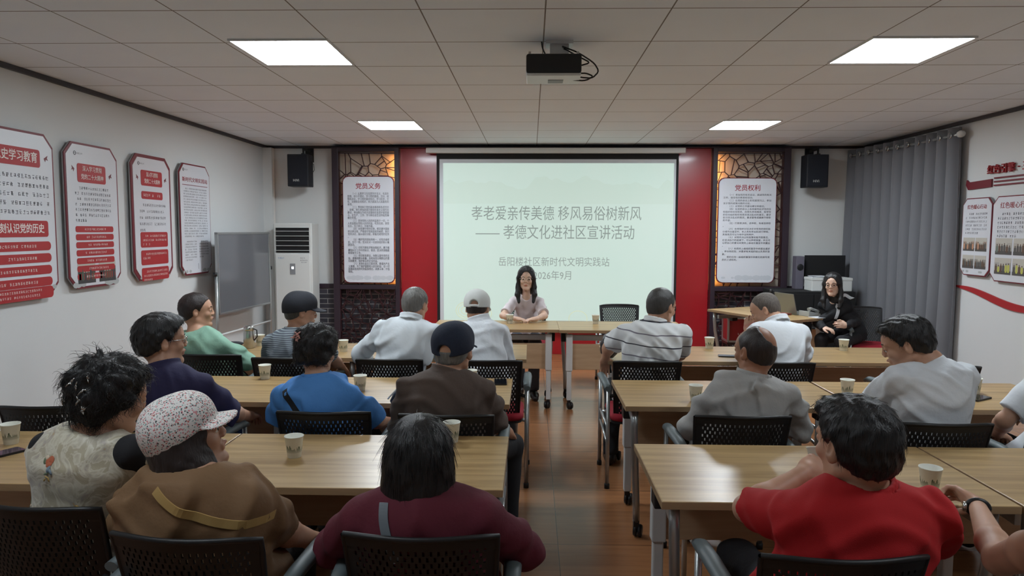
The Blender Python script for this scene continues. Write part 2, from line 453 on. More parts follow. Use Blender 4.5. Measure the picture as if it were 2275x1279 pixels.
RIGHTS = ['（一）参加党的有关会议，阅读党的有关文件，接受党的教育和培训。', '（二）在党的会议上和党报党刊上，参加关于党的政策问题的讨论。', '（三）对党的工作提出建议和倡议。',
 '（四）在党的会议上有根据地批评党的任何组织和任何党员，向党负责地揭发、检举党的任何组织和任何党员违法乱纪的事实，要求处分违法乱纪的党员，要求罢免或撤换不称职的干部。',
 '（五）行使表决权、选举权，有被选举权。', '（六）在党组织讨论决定对党员的党纪处分或作出鉴定时，本人有权参加和进行申辩，其他党员可以为他作证和辩护。',
 '（七）对党的决议和政策如有不同意见，在坚决执行的前提下，可以声明保留，并且可以把自己的意见向党的上级组织直至中央提出。',
 '（八）向党的上级组织直至中央提出请求、申诉和控告，并要求有关组织给以负责的答复。', '党的任何一级组织直至中央都无权剥夺党员的上述权利。']
def wrap(paras, n):
    out = []
    for p in paras:
        p = '\u3000\u3000'+p
        while p: out.append(p[:n]); p = p[n:]
    return '\n'.join(out)
def hung_sign(x, label, title, paras, n, size, ztop, seed, spacing, w, z0, z1, zbot):
    t = thing('sign_board', label, 'sign board', (x, 9.445, 0))
    zc = (z0+z1)/2; h = z1-z0
    MB().prism(rrect(w+.02, h+.02, .07, 3, 0, zc), -.018, 0).build('border', M['maroon_edge'], t)
    MB().prism(rrect(w, h, .07, 3, 0, zc), -.026, -.018).build('panel', M['white_board'], t)
    text(title, .083, M['title_red'], (0, -.0275, z1-.125), 'title', t, bold=.0008)
    tx = wrap(paras, n); nl = tx.count('\n')+1
    text(tx, size, M['ink'], (-w/2+.055, -.0275, 0), 'print', t, align='LEFT', spacing=spacing, width=w-.115, fit=(zbot, ztop))
    rng = random.Random(seed); mb = MB()
    for k in range(26):          # ink-wash hills along the foot of the sign
        cx = rng.uniform(-w/2+.05, w/2-.05); r = rng.uniform(.015, .04)
        mb.prism([(cx+r*math.cos(a)*1.3, z0+.06+r*.9*math.sin(a)) for a in np.linspace(0, 2*PI, 9)[:-1]], -.0265-.00002*k, -.026)
    mb.build('ink_wash', mat('pale_ink_wash', (196, 200, 206), .6), t)
hung_sign(-2.135, 'white sign headed with four red characters on the left lattice screen', '党员义务', DUTY, 20, .0295, 2.145, 1, 1.0, .66, .965, 2.345, 1.09)
hung_sign(2.785, 'white sign headed with four red characters on the right lattice screen', '党员权利', RIGHTS, 20, .0295, 2.135, 2, 1.28, .73, .99, 2.33, 1.27)

# projection screen
t = thing('projection_screen', 'wide white projection screen showing a pale green slide', 'projection screen', (0, 9.45, 0))
MB().box(-1.368, 1.972, -.09, -.01, 2.648, 2.715).build('housing', M['white_plastic'], t, bevel=.01)
MB().box(-1.239, 1.898, -.012, -.008, .40, 2.65).build('black_border', M['black_mat'], t)
MB().box(-1.2, 1.866, -.016, -.012, .45, 2.575).build('white_fabric', mat('screen_fabric', (206, 210, 214), .8), t)
m = mat('projected_picture', (120, 125, 122), .8); N, L, b = nodes(m)
tc = N.new('ShaderNodeTexCoord'); ns = N.new('ShaderNodeTexNoise'); ns.inputs['Scale'].default_value = 1.4; ns.inputs['Detail'].default_value = 4
L.new(tc.outputs['Object'], ns.inputs['Vector'])
sp = N.new('ShaderNodeSeparateXYZ'); L.new(tc.outputs['Object'], sp.inputs[0])
n2 = N.new('ShaderNodeTexNoise'); n2.noise_dimensions = '1D'; n2.inputs['Scale'].default_value = 2.2; L.new(sp.outputs[0], n2.inputs['W'])
ridge = math_node(N, L, 'MULTIPLY_ADD', n2.outputs[0], .5, 2.03)     # far hills in the slide
hill = math_node(N, L, 'MULTIPLY', math_node(N, L, 'LESS_THAN', sp.outputs[2], ridge), math_node(N, L, 'GREATER_THAN', sp.outputs[2], 2.0))
base = mixrgb(N, L, ns.outputs[0], lin((192, 219, 207)), lin((203, 220, 211)))
base = mixrgb(N, L, math_node(N, L, 'MULTIPLY', hill, .35), base, lin((186, 206, 190)))
L.new(base, b.inputs['Emission Color']); b.inputs['Emission Strength'].default_value = SCREEN*.75
MB().box(-1.152, 1.838, -.0175, -.016, .47, 2.525).build('slide', m, t)
def glow_ink(name, rgb, k=.62):
    return mat(name, (60, 64, 62), .8, emit=(rgb, SCREEN*k))
gi = glow_ink('slide_grey_lettering', (158, 172, 166)); gi2 = glow_ink('slide_light_lettering', (165, 178, 172))
text('孝老爱亲传美德 移风易俗树新风', .2, gi, (.322, -.0185, 1.865), 'slide_title', t, width=2.21)
text('—— 孝德文化进社区宣讲活动', .2, gi, (.31, -.0185, 1.619), 'slide_subtitle', t, width=2.07)
text('岳阳楼社区新时代文明实践站', .13, gi2, (.296, -.0185, 1.238), 'slide_organiser', t, width=1.45)
text('2026年9月', .13, gi2, (.287, -.0185, 1.06), 'slide_date', t, width=.49)
mb = MB()
for k, (r, x, z) in enumerate(((.13, -.86, .60), (.1, -.86, .60), (.06, -.86, .60), (.1, -.62, .56), (.07, -.62, .56), (.12, .62, .5))):
    mb.tube([(x+r*math.cos(a), -.0178, z+r*.85*math.sin(a)) for a in np.linspace(0, 2*PI, 25)], .004, 4, cap=False)
mb.build('slide_cloud_ornament', glow_ink('slide_gold', (214, 220, 184), .85), t)

# wall speakers
def wall_speaker(x, label, side):
    t = thing('wall_speaker', label, 'loudspeaker', (x, 9.36, 2.21), 0, 'wall speakers')
    b_ = MB(); b_.prism([(-.135, 0), (.135, 0), (.135, .41), (-.135, .41)], -.12, .1); b_.build('cabinet', mat('speaker_cabinet', (28, 32, 40), .6), t, bevel=.008)
    MB().box(-.122, .122, -.13, -.12, .015, .395).build('grille', mat('speaker_grille', (26, 30, 40), .8, bump=(700, .4)), t, bevel=.004)
    text('HiVi', .045, M['white_plastic'], (-.02, -.1315, .075), 'badge', t)
    k = MB(); k.box(.02, .06, -.03, .29, .41, .43); k.box(-.02, .09, .27, .29, .34, .53); k.bar((.04, 0, .41), (.04, 0, .5), .02, .02); k.bar((.04, .0, .49), (.04, .28, .49), .03, .02)
    k.build('bracket', M['black'], t)
    MB().tube([(.135, .0, .33), (.165, .02, .29), (.17, .03, .22), (.135, .04, .17)], .004, 6).build('cable', M['black'], t)
wall_speaker(-3.0, 'dark loudspeaker high on the far wall above the air conditioner', -1)
wall_speaker(3.6, 'dark loudspeaker high on the far wall above the monitor', 1)

# floor-standing air conditioner
t = thing('air_conditioner', 'tall white floor-standing air conditioner in the far left corner', 'air conditioner', (-3.075, 9.36, 0))
MB().box(-.25, .25, -.15, .16, 0, 1.74).build('cabinet', M['white_plastic'], t, bevel=.015)
f = MB(); f.box(-.215, .215, -.156, -.149, 1.36, 1.68); f.build('air_outlet', M['black'], t)
for k in range(5):
    MB().box(-.215, .215, -.172, -.156, 1.385+k*.062, 1.391+k*.062).build('louver', M['white_plastic'], t)
MB().box(-.225, .225, -.165, -.149, .12, 1.345).build('front_panel', mat('ac_front', (226, 228, 225), .3), t, bevel=.006)
c = MB().box(-.035, .035, -.17, -.165, 1.08, 1.22).build('control_panel', mat('ac_display', (150, 152, 155), .3), t, bevel=.003)
MB().box(-.014, .014, -.1715, -.17, 1.15, 1.18).build('display', mat('ac_digits', (255, 255, 255), .5, emit=((240, 250, 255), 2)), c)
mb = MB(); rng = random.Random(4); glyph_lines(mb, rng, .10, .2, 1.29, .022, -.1652); glyph_lines(mb, rng, .10, .2, 1.26, .02, -.1652); glyph_lines(mb, rng, .11, .19, 1.235, .016, -.1652)
mb.build('sticker', M['ink_light'], t)
mb = MB(); glyph_lines(mb, rng, -.19, -.1, 1.29, .022, -.1652); mb.build('badge', mat('blue_badge', (90, 140, 190), .5), t)

# whiteboard on a stand beside the left wall
t = thing('whiteboard_stand', 'grey glossy board on a silver rolling stand beside the left wall', 'board stand', (-3.30, 8.2, 0), math.radians(86))
w = .62
m = mat('grey_board_face', (104, 106, 110), .12)
MB().box(-w, w, -.012, .012, .76, 1.60).build('board', m, t)
f = MB(); f.box(-w-.02, w+.02, -.018, .018, 1.60, 1.625); f.box(-w-.02, w+.02, -.018, .018, .74, .76); f.box(-w-.02, -w, -.018, .018, .74, 1.62); f.box(w, w+.02, -.018, .018, .74, 1.62)
f.build('frame', M['metal'], t, bevel=.003)
for s_ in (-1, 1):
    k = MB(); k.tube([(s_*(w+.04), 0, .1), (s_*(w+.04), 0, 1.2)], .016, 10); k.tube([(s_*(w+.04), -.22, .06), (s_*(w+.04), .22, .06)], .016, 10); k.bar((s_*(w+.01), 0, 1.18), (s_*(w+.05), 0, 1.18), .02, .02)
    lg = k.build('leg', M['metal'], t)
    MB().lathe([(.0, -.02), (.022, -.02), (.022, .02), (0, .02)], 14, (s_*(w+.06), 0, 1.18)).build('clamp_knob', M['black'], lg)
    for yy in (-.2, .2):
        MB().lathe([(0, -.012), (.026, -.012), (.026, .012), (0, .012)], 14).build('caster', M['black'], lg, loc=(s_*(w+.04), yy, .027), rot=(0, PI/2, 0))
MB().tube([(-w-.04, 0, .52), (w+.04, 0, .52)], .012, 10).build('cross_bar', M['white_metal'], t)

# ------------------------------------------------------------------ posters
def poster(px, py, rz, w, z0, z1, cut, label, fn, th=.04, seed=0, border=.017, name='poster_board', face='white_board'):
    t = thing(name, label, 'poster', (px, py, 0), rz)
    zc = (z0+z1)/2; h = z1-z0
    MB().prism(cutrect(w, h, cut, 0, zc), -.012, 0).build('backing', mat('board_edge', (150, 150, 152), .6), t, loc=(0, -th+.012, 0))
    MB().prism(cutrect(w, h, cut, 0, zc), -.008, 0).build('border', M['maroon_edge'], t, loc=(0, -th, 0))
    MB().prism(cutrect(w-2*border, h-2*border, cut-border*.3, 0, zc), -.003, 0).build('panel', M[face], t, loc=(0, -th-.008, 0))
    fn(t, -th-.0115, w/2-border, zc, h, random.Random(seed))
    return t
def plate(t, y, x0, x1, z0, z1, r=.02, m='red_print', name='red_plate'):
    return MB().prism(rrect(x1-x0, z1-z0, min(r, (z1-z0)/2-.001), 4, (x0+x1)/2, (z0+z1)/2), -.002, 0).build(name, M[m], t, loc=(0, y, 0))
def lines(t, y, x0, x1, ztop, n, dz, size, m='ink', rng=None, indent=True, last=.6, name='print'):
    mb = MB()
    for k in range(n): glyph_lines(mb, rng, x0, x1, ztop-k*dz, size, 0, indent=2 if (k == 0 and indent) else 0, end=last if k == n-1 else None)
    return mb.build(name, M[m], t, loc=(0, y, 0))
def photo(t, y, x0, x1, z0, z1, rgb, seed, base=(120, 120, 112)):
    """a small printed photograph: a room with a row of figures"""
    rng = random.Random(seed)
    cols = [mat('photo_tone_%s_%d_%d_%d' % ((n,)+tuple(c)), c, .5) for n, c in (('a', base), ('b', (84, 80, 78) if base[0] > 140 else (60, 60, 62)), ('c', rgb), ('d', (190, 185, 175)), ('e', (96, 74, 60)))]
    mb = MB(); mb.box(x0, x1, -.001, 0, z0, z1, 0)
    w, h = x1-x0, z1-z0
    mb.box(x0, x1, -.0014, -.001, z0+h*.72, z1, 3); mb.box(x0, x1, -.0014, -.001, z0, z0+h*.22, 1); mb.box(x0+w*.3, x0+w*.7, -.0016, -.001, z0+h*.5, z0+h*.8, 3)
    for k in range(6):
        c = x0+w*(k+.7)/6.6; hh = h*rng.uniform(.34, .5)
        mb.prism(rrect(w*.12, hh, w*.05, 3, c, z0+h*.12+hh/2), -.002-.0001*k, -.001, rng.choice((1, 2, 4)))
        mb.prism(rrect(w*.06, w*.06, w*.028, 3, c, z0+h*.12+hh+w*.03), -.0021, -.001, 4)
    mb.build('photo', cols, t, loc=(0, y, 0))
def wash(t, y, hw, z, rng, n=14, amp=.05):
    mb = MB()
    for k in range(n):
        cx = rng.uniform(.35, .95)*hw*rng.choice((-1, 1)); r = rng.uniform(.018, amp)
        mb.prism([(max(-hw+.01, min(hw-.01, cx+r*math.cos(a))), z+r*.6*math.sin(a)) for a in np.linspace(0, 2*PI, 9)[:-1]], -.0008-.00002*k, 0)
    mb.build('ink_wash', mat('poster_ink_wash', (176, 180, 180), .6), t, loc=(0, y, 0))
def ornament(t, y, x, z, s_=1):
    MB().prism([(x-.022*s_, z), (x+.02*s_, z+.024), (x+.012*s_, z+.004), (x+.024*s_, z-.012), (x, z-.006), (x-.008*s_, z-.024)], -.0008, 0).build('dove_mark', M['maroon_edge'], t, loc=(0, y, 0))
def logo(t, y, x, z):
    mb = MB(); mb.tube([(x+.014*math.cos(a), 0, z+.014*math.sin(a)) for a in np.linspace(0, 2*PI, 13)], .003, 4, cap=False); mb.box(x-.012, x+.012, -.001, .001, z-.002, z+.002)
    rng = random.Random(3); glyph_lines(mb, rng, x+.025, x+.11, z, .018, 0); mb.build('logo', M['ink_light'], t, loc=(0, y, 0))

def p1(t, y, hw, zc, h, rng):
    plate(t, y, -hw+.06, .21, 2.09, 2.215); text('党史学习教育', .078, M['white_ink'], (-.03, y-.003, 2.152), 'title', t, bold=.001, width=.42)
    ornament(t, y, .275, 2.16)
    lines(t, y, -hw+.03, .315, 2.02, 5, .062, .036, rng=rng, last=1)
    plate(t, y, -hw+.03, .265, 1.60, 1.715); text('深刻认识党的历史', .07, M['white_ink'], (-.03, y-.003, 1.655), 'heading', t, bold=.001, width=.5)
    for k, z in enumerate((1.535, 1.45, 1.365, 1.28)):
        p = plate(t, y, -hw+.02, .285, z-.032, z+.032, .03); lines(t, y-.0025, -hw+.06, .2, z, 1, .05, .026, 'white_ink', rng, False, .9)
    plate(t, y, -hw+.02, .29, 1.2-.05+.01, 1.2+.045, .03); lines(t, y-.0025, -hw+.05, .18, 1.222, 2, .034, .022, 'white_ink', rng, False, .95)
    wash(t, y, hw, 1.235, rng, 10, .03)
def p2(t, y, hw, zc, h, rng):
    logo(t, y, -.22, 2.24)
    plate(t, y, -.2, .17, 2.02, 2.165); text('深入学习贯彻', .046, M['white_ink'], (-.01, y-.003, 2.125), 'title', t, width=.25); text('党的二十大精神', .046, M['white_ink'], (-.01, y-.003, 2.062), 'title', t, width=.29)
    ornament(t, y, .235, 2.09); ornament(t, y, -.25, 2.12, -.8)
    lines(t, y, -.24, .25, 1.975, 7, .042, .028, rng=rng, last=.3)
    for k in range(7):
        z = 1.655-k*.062
        plate(t, y, -.25, .25, z-.024, z+.024, .018); lines(t, y-.0025, -.14+.02*(k % 3), .16, z, 1, .05, .022, 'white_ink', rng, False, 1)
    photo(t, y, -.245, -.02, 1.24-.01, 1.42-.02, (70, 90, 80), 4, (70, 76, 72)); photo(t, y, .03, .26, 1.24-.01, 1.42-.02, (60, 70, 110), 7, (70, 62, 58))
    wash(t, y, hw, 1.222, rng)
def p3(t, y, hw, zc, h, rng):
    logo(t, y, -.22, 2.245)
    plate(t, y, -.19, .18, 2.05, 2.19, m='red_print'); text('深入学习贯彻', .046, M['white_ink'], (-.0, y-.003, 2.15), 'title', t, width=.2); text('党的二十大精神', .046, M['white_ink'], (-.0, y-.003, 2.09), 'title', t, width=.27)
    ornament(t, y, .24, 2.12); ornament(t, y, -.25, 2.12, -.8)
    plate(t, y, -.19, .18, 1.93, 2.0); lines(t, y-.0025, -.16, .16, 1.965, 1, .05, .03, 'white_ink', rng, False, 1)
    lines(t, y, -.23, .24, 1.875, 5, .057, .031, rng=rng, last=.25)
    for z0, z1, n in ((1.49, 1.63, 3), (1.33, 1.465, 2), (1.165+.02, 1.305, 3)):
        plate(t, y, -.23, .25, z0, z1, .02, 'red_print'); lines(t, y-.0025, -.2, .22, z1-.035, n, .038, .025, 'white_ink', rng, True, .4)
    wash(t, y, hw, 1.215, rng, 8, .02)
def p4(t, y, hw, zc, h, rng):
    logo(t, y, -.25, 2.26)
    text('新时代文明实践站', .05, M['title_red'], (0, y-.001, 2.16), 'title', t, width=.56)
    MB().box(-.28, .28, -.0008, 0, 2.105, 2.111).build('rule', M['maroon_edge'], t, loc=(0, y, 0))
    lines(t, y, -.26, .27, 2.07, 19, .027, .02, 'ink_light', rng, True, .8)
    lines(t, y, -.26, .01, 1.53, 8, .027, .02, 'ink_light', rng, True, .6); lines(t, y, .05, .28, 1.53, 7, .027, .02, 'ink_light', rng, True, .5)
    MB().box(.018, .022, -.0008, 0, 1.24, 1.3).build('rule', M['ink_light'], t, loc=(0, y, 0))
    wash(t, y, hw, 1.225, rng, 10, .03)
RL = PI/2
poster(XL, 4.885, RL, .72, 1.172, 2.335, .09, 'maroon-edged poster on the left wall, cut off by the left edge of the photo', p1, seed=1)
poster(XL, 5.715, RL, .69, 1.192, 2.325, .09, 'maroon-edged poster with seven red bars over two small photos on the left wall', p2, seed=2)
poster(XL, 6.615, RL, .69, 1.192, 2.33, .09, 'maroon-edged poster with three large red text blocks on the left wall', p3, seed=3, border=.03)
poster(XL, 7.475, RL, .68, 1.187, 2.325, .09, 'maroon-edged poster of plain grey print nearest the board stand on the left wall', p4, seed=4, border=.014)

def q1(t, y, hw, zc, h, rng):
    text('红色暖心行动', .048, M['title_red'], (.0, y-.001, 1.895), 'title', t, width=.3)
    lines(t, y, -.17, .18, 1.83, 6, .037, .026, rng=rng, last=.6)
    for k, (a, b_) in enumerate(((-.19, -.01), (.005, .18))):
        photo(t, y, a, b_, 1.47, 1.60, (190, 140, 110), 10+k, (170, 150, 135)); photo(t, y, a, b_, 1.30, 1.43, (90, 90, 90), 20+k, (150, 145, 138))
    wash(t, y, hw, 1.27, rng, 6, .02)
def q2(t, y, hw, zc, h, rng):
    text('红色暖心行动', .06, M['title_red'], (.0, y-.001, 1.895), 'title', t, width=.4)
    lines(t, y, -.23, .24, 1.82, 6, .04, .03, rng=rng, last=.6)
    for k, (a, b_) in enumerate(((-.24, -.01), (.01, .24))):
        photo(t, y, a, b_, 1.45, 1.60, (110, 120, 110), 30+k, (176, 170, 162)); photo(t, y, a, b_, 1.27, 1.42, (190, 190, 90), 40+k, (170, 165, 160))
RR = -PI/2
poster(XR, 7.115, RR, .46, 1.23, 1.985, .06, 'narrow maroon-edged poster on the right wall beside the curtain', q1, th=.03, seed=5, border=.01)
poster(XR, 6.565, RR, .62, 1.2, 1.985, .07, 'wider maroon-edged poster on the right wall, cut off by the photo edge', q2, th=.03, seed=6, border=.01)
# raised red lettering, stripes and ribbon on the right wall
t = thing('wall_lettering', 'dark red raised characters high on the right wall', 'lettering', (XR-.02, 6.6, 2.235), RR)
for k, ch in enumerate('红色引擎·三'):
    text(ch, .09, M['title_red'], (-.37+k*.098, 0, .0), 'character', t, ex=.01, bold=.001)
mb = MB(); P = [(.0, .05), (.04, .0), (.4, .01), (.4, .085), (.05, .075), (.01, .1)]
mb.prism(P, -.015, 0); o = mb.build('red_wall_band', M['maroon_edge']); o.location = (XR-.001, 7.36, 2.07); o.rotation_euler = (0, 0, RR)
tag(o, 'short curled dark red band on the right wall, below the raised characters', 'wall decoration')
for k in range(3):
    o = MB().box(0, 1.2, -.012, 0, 0, .014).build('red_wall_stripe', M['maroon_edge']); o.location = (XR-.001, 6.93, 2.085+k*.034); o.rotation_euler = (0, 0, RR)
    tag(o, ('lowest', 'middle', 'topmost')[k]+' of three thin dark red stripes on the right wall under the characters', 'wall decoration', 'thin red stripes')
mb = MB(); top, bot = [], []
for k in range(41):
    u = k/40; x = u*1.7
    top.append((x, .075-.10*u+.035*math.sin(u*7+.6)*(1-.3*u))); bot.append((x, top[-1][1]-.012-.055*math.sin(PI*min(1, u*1.15))**.8 if u < .87 else top[-1][1]-.03))
mb.prism(top+bot[::-1], -.016, 0); o = mb.build('red_wall_ribbon', M['red_print']); o.location = (XR-.001, 7.46, 1.02); o.rotation_euler = (0, 0, RR)
tag(o, 'long waving red ribbon across the right wall below the posters', 'wall decoration')

# ------------------------------------------------------------------ curtain along the right wall
t = thing('curtain', 'floor-length grey curtain with silver grommets along the right wall', 'curtain', (0, 0, 0))
def curt(u):       # path on the floor plan
    return 4.14+.14*max(0, math.sin(min(1, u*1.15)*PI/2))**1.2, 9.58-u*2.22
rows = []
NU = 260
for i in range(NU+1):
    u = i/NU; x, y = curt(u); a = u*2*PI*11
    rows.append([])
    for k in range(13):
        z = .03+(2.70-.03)*k/12; amp = .036+.02*(1-k/12)
        ph = a+.4*math.sin(k*.35+u*9)
        rows[-1].append((x-amp*math.sin(ph)-.02, y+amp*.5*math.cos(ph), z))
mb = MB(); mb.quadgrid(rows); o = mb.build('cloth', M['curtain'], t)
md = o.modifiers.new('thickness', 'SOLIDIFY'); md.thickness = .004
for k in range(11):
    u = (k+.6)/11.3; x, y = curt(u)
    mb = MB(); mb.tube([(0, .028*math.cos(a), .028*math.sin(a)) for a in np.linspace(0, 2*PI, 19)], .007, 6, cap=False)
    mb.build('grommet', M['chrome'], t, loc=(x-.05, y, 2.625))
pts = [(curt(u)[0]-.02, curt(u)[1], 2.625) for u in np.linspace(0, 1.0, 14)]
o = MB().tube(pts, .014, 10).build('curtain_rod', M['metal']); tag(o, 'thin metal curtain rod running through the curtain grommets', 'curtain rod')
MB().lathe([(0, -.04), (.03, -.03), (.035, 0), (.03, .03), (0, .04)], 16, (0, 0, 0)).build('finial', M['white_plastic'], o, loc=pts[-1], rot=(PI/2, 0, 0))

# ------------------------------------------------------------------ folding tables on casters
def make_table():
    t = thing('folding_table', 'table', 'table')
    W2, D2 = .594, .33
    MB().box(-W2, W2, -D2, D2, .722, .75).build('tabletop', [M['tabletop']], t, bevel=.003)
    e = MB()
    e.box(-W2-.0015, W2+.0015, -D2-.0015, -D2, .7235, .7485); e.box(-W2-.0015, W2+.0015, D2, D2+.0015, .7235, .7485)
    e.box(-W2-.0015, -W2, -D2, D2, .7235, .7485); e.box(W2, W2+.0015, -D2, D2, .7235, .7485)
    e.build('edge_band', M['tableedge'], t)
    MB().box(-.52, .52, .235, .25, .37, .61).build('modesty_panel', M['deskpanel'], t, bevel=.003)
    MB().box(-.52, .52, .20, .24, .64, .69).build('beam', M['metal'], t, bevel=.004)
    for s in (-1, 1):
        # curved user-side leg
        P = [(s*.54, -.27, .715), (s*.54, -.27, .62), (s*.535, -.262, .5), (s*.525, -.235, .36), (s*.515, -.21, .22), (s*.512, -.205, .085)]
        lg = MB().tube(P, .019, 12).build('leg', M['metal'], t)
        l2 = MB(); l2.box(s*.5-.022, s*.5+.022, .235, .28, .085, .36); l2.box(s*.5-.03, s*.5+.03, .225, .285, .36, .70); lg2 = l2.build('leg', M['white_metal'], t, bevel=.006)
        MB().bar((s*.535, -.22, .66), (s*.505, .24, .66), .03, .04, (0, 0, 1)).build('side_rail', M['metal'], t)
        MB().box(s*.54-.025, s*.54+.025, -.02, .06, .60, .716).build('folding_bracket', M['black'], t, bevel=.005)
        for l, x, y in ((lg, s*.512, -.205), (lg2, s*.5, .26)):
            c = MB()
            c.lathe([(0, -.022), (.030, -.022), (.034, -.014), (.034, -.005), (.012, -.004), (.012, .004), (.034, .005), (.034, .014), (.030, .022), (0, .022)], 18)
            o = c.build('caster', M['black'], l, loc=(x-.01*s, y, .0345), rot=(0, PI/2, .35*s))
            MB().bar((x, y, .045), (x, y, .09), .03, .034, (0, 1, 0)).build('caster_fork', M['black'], l)
    MB().box(-.3, -.1, -.1, -.06, .685, .7).build('release_lever', M['black'], t, bevel=.004)
    MB().box(-.1, .3, -.095, -.065, .685, .698).build('release_bar', M['metal'], t)
    return t
tab = make_table()
G = 'folding training tables on casters'
TBL = [(-.334, 6.885, PI, 'light oak folding table where the woman facing the room sits'),
       (.857, 6.86, PI, 'light oak folding table at the front with an empty chair behind it'),
       (-.625, 5.36, 0, 'oak folding table in the front audience row, left of the aisle'),
       (-1.825, 5.36, 0, 'oak folding table in the front audience row holding a steel flask, by the left wall'),
       (1.135, 5.33, 0, 'oak folding table in the front audience row, right of the aisle'),
       (2.34, 5.33, 0, 'oak folding table in the front audience row, beyond the man in the white T-shirt'),
       (-.705, 4.035, 0, 'oak folding table in the middle row holding a black phone near the aisle'),
       (-1.9, 4.035, 0, 'oak folding table in the middle row behind the man in navy'),
       (1.09, 4.02, 0, 'oak folding table in the middle row before the balding man in grey'),
       (2.295, 4.02, 0, 'oak folding table in the middle row by the right wall, with black keys on it'),
       (-.69, 2.79, 0, 'oak folding table in the nearest row, left of the aisle'),
       (-1.885, 2.79, 0, 'oak folding table in the nearest row at the left edge of the photo'),
       (1.04, 2.70, 0, 'oak folding table in the nearest row, right of the aisle, before the man in red'),
       (2.24, 2.70, 0, 'oak folding table in the nearest row at the right edge of the photo'),
       (2.625, 8.02, math.radians(117.3-180), 'oak folding table set at an angle under the laptop in the far right corner')]
for i, (x, y, rz, lb) in enumerate(TBL): place(tab, i > 0, (x, y, 0), rz, lb, G)

# ------------------------------------------------------------------ chairs
def chair_back_mesh():
    """black plastic shell with staggered slots: outline .425 x .40, curved in plan"""
    W_, H_ = .425, .40
    pitch = .0206; cols = 18; rows = 18; rp = .0185
    x0 = -pitch*cols/2; z0 = .035
    xs = [-W_/2, -W_/2+.012]
    for c in range(2*cols):
        a = x0+c*pitch/2; xs += [a+.0018, a+.0084]
    xs += [W_/2-.012, W_/2]
    zs = [0, .012]
    for r in range(rows):
        a = z0+r*rp; zs += [a+.0025, a+.0163]
    zs += [H_-.012, H_]
    def surf(x, z, off):
        k = 1-.14*(1-z/H_)*0
        corner = 0
        xx = x*(1-.10*(1-z/H_))
        y = .055*(abs(x)/(W_/2))**2 - .13*(1-z/H_)*-1*0
        lean = .10*(1-z/H_)
        dz = -.008*(abs(x)/(W_/2))**4 if z > H_*.9 else 0
        return (xx, y+lean+off, .434+z+dz)
    mb = MB(); nx, nz = len(xs), len(zs)
    grid = {}
    for side, off in ((0, -.004), (1, .004)):
        for i in range(nx):
            for j in range(nz):
                grid[side, i, j] = len(mb.v); mb.v.append(surf(xs[i], zs[j], off))
    def hole(i, j):
        if i < 2 or j < 2 or i >= nx-3 or j >= nz-3: return False
        ci, cj = i-2, j-2
        if ci % 2 or cj % 2: return False
        return ((ci//2)+(cj//2)) % 2 == 0
    def add(q): mb.f.append(q); mb.m.append(0); mb.sm.append(False)
    for i in range(nx-1):
        for j in range(nz-1):
            if hole(i, j):
                P = [(i, j), (i+1, j), (i+1, j+1), (i, j+1)]
                for k in range(4):
                    a, b_ = P[k], P[(k+1) % 4]
                    add((grid[(0,)+a], grid[(0,)+b_], grid[(1,)+b_], grid[(1,)+a]))
            else:
                add((grid[0, i, j], grid[0, i+1, j], grid[0, i+1, j+1], grid[0, i, j+1])); add((grid[1, i, j], grid[1, i, j+1], grid[1, i+1, j+1], grid[1, i+1, j]))
    for i in range(nx-1):
        for j in (0, nz-1): add((grid[0, i, j], grid[1, i, j], grid[1, i+1, j], grid[0, i+1, j]))
    for j in range(nz-1):
        for i in (0, nx-1): add((grid[0, i, j], grid[0, i, j+1], grid[1, i, j+1], grid[1, i, j]))
    rim = []
    for k in range(13): rim.append(surf(-W_/2+W_*k/12, H_, 0))
    for k in range(1, 9): rim.append(surf(W_/2, H_*(1-k/8), 0))
    for k in range(1, 13): rim.append(surf(W_/2-W_*k/12, 0, 0))
    for k in range(1, 9): rim.append(surf(-W_/2, H_*k/8, 0))
    mb.tube(rim, .0085, 8, cap=False)
    return mb
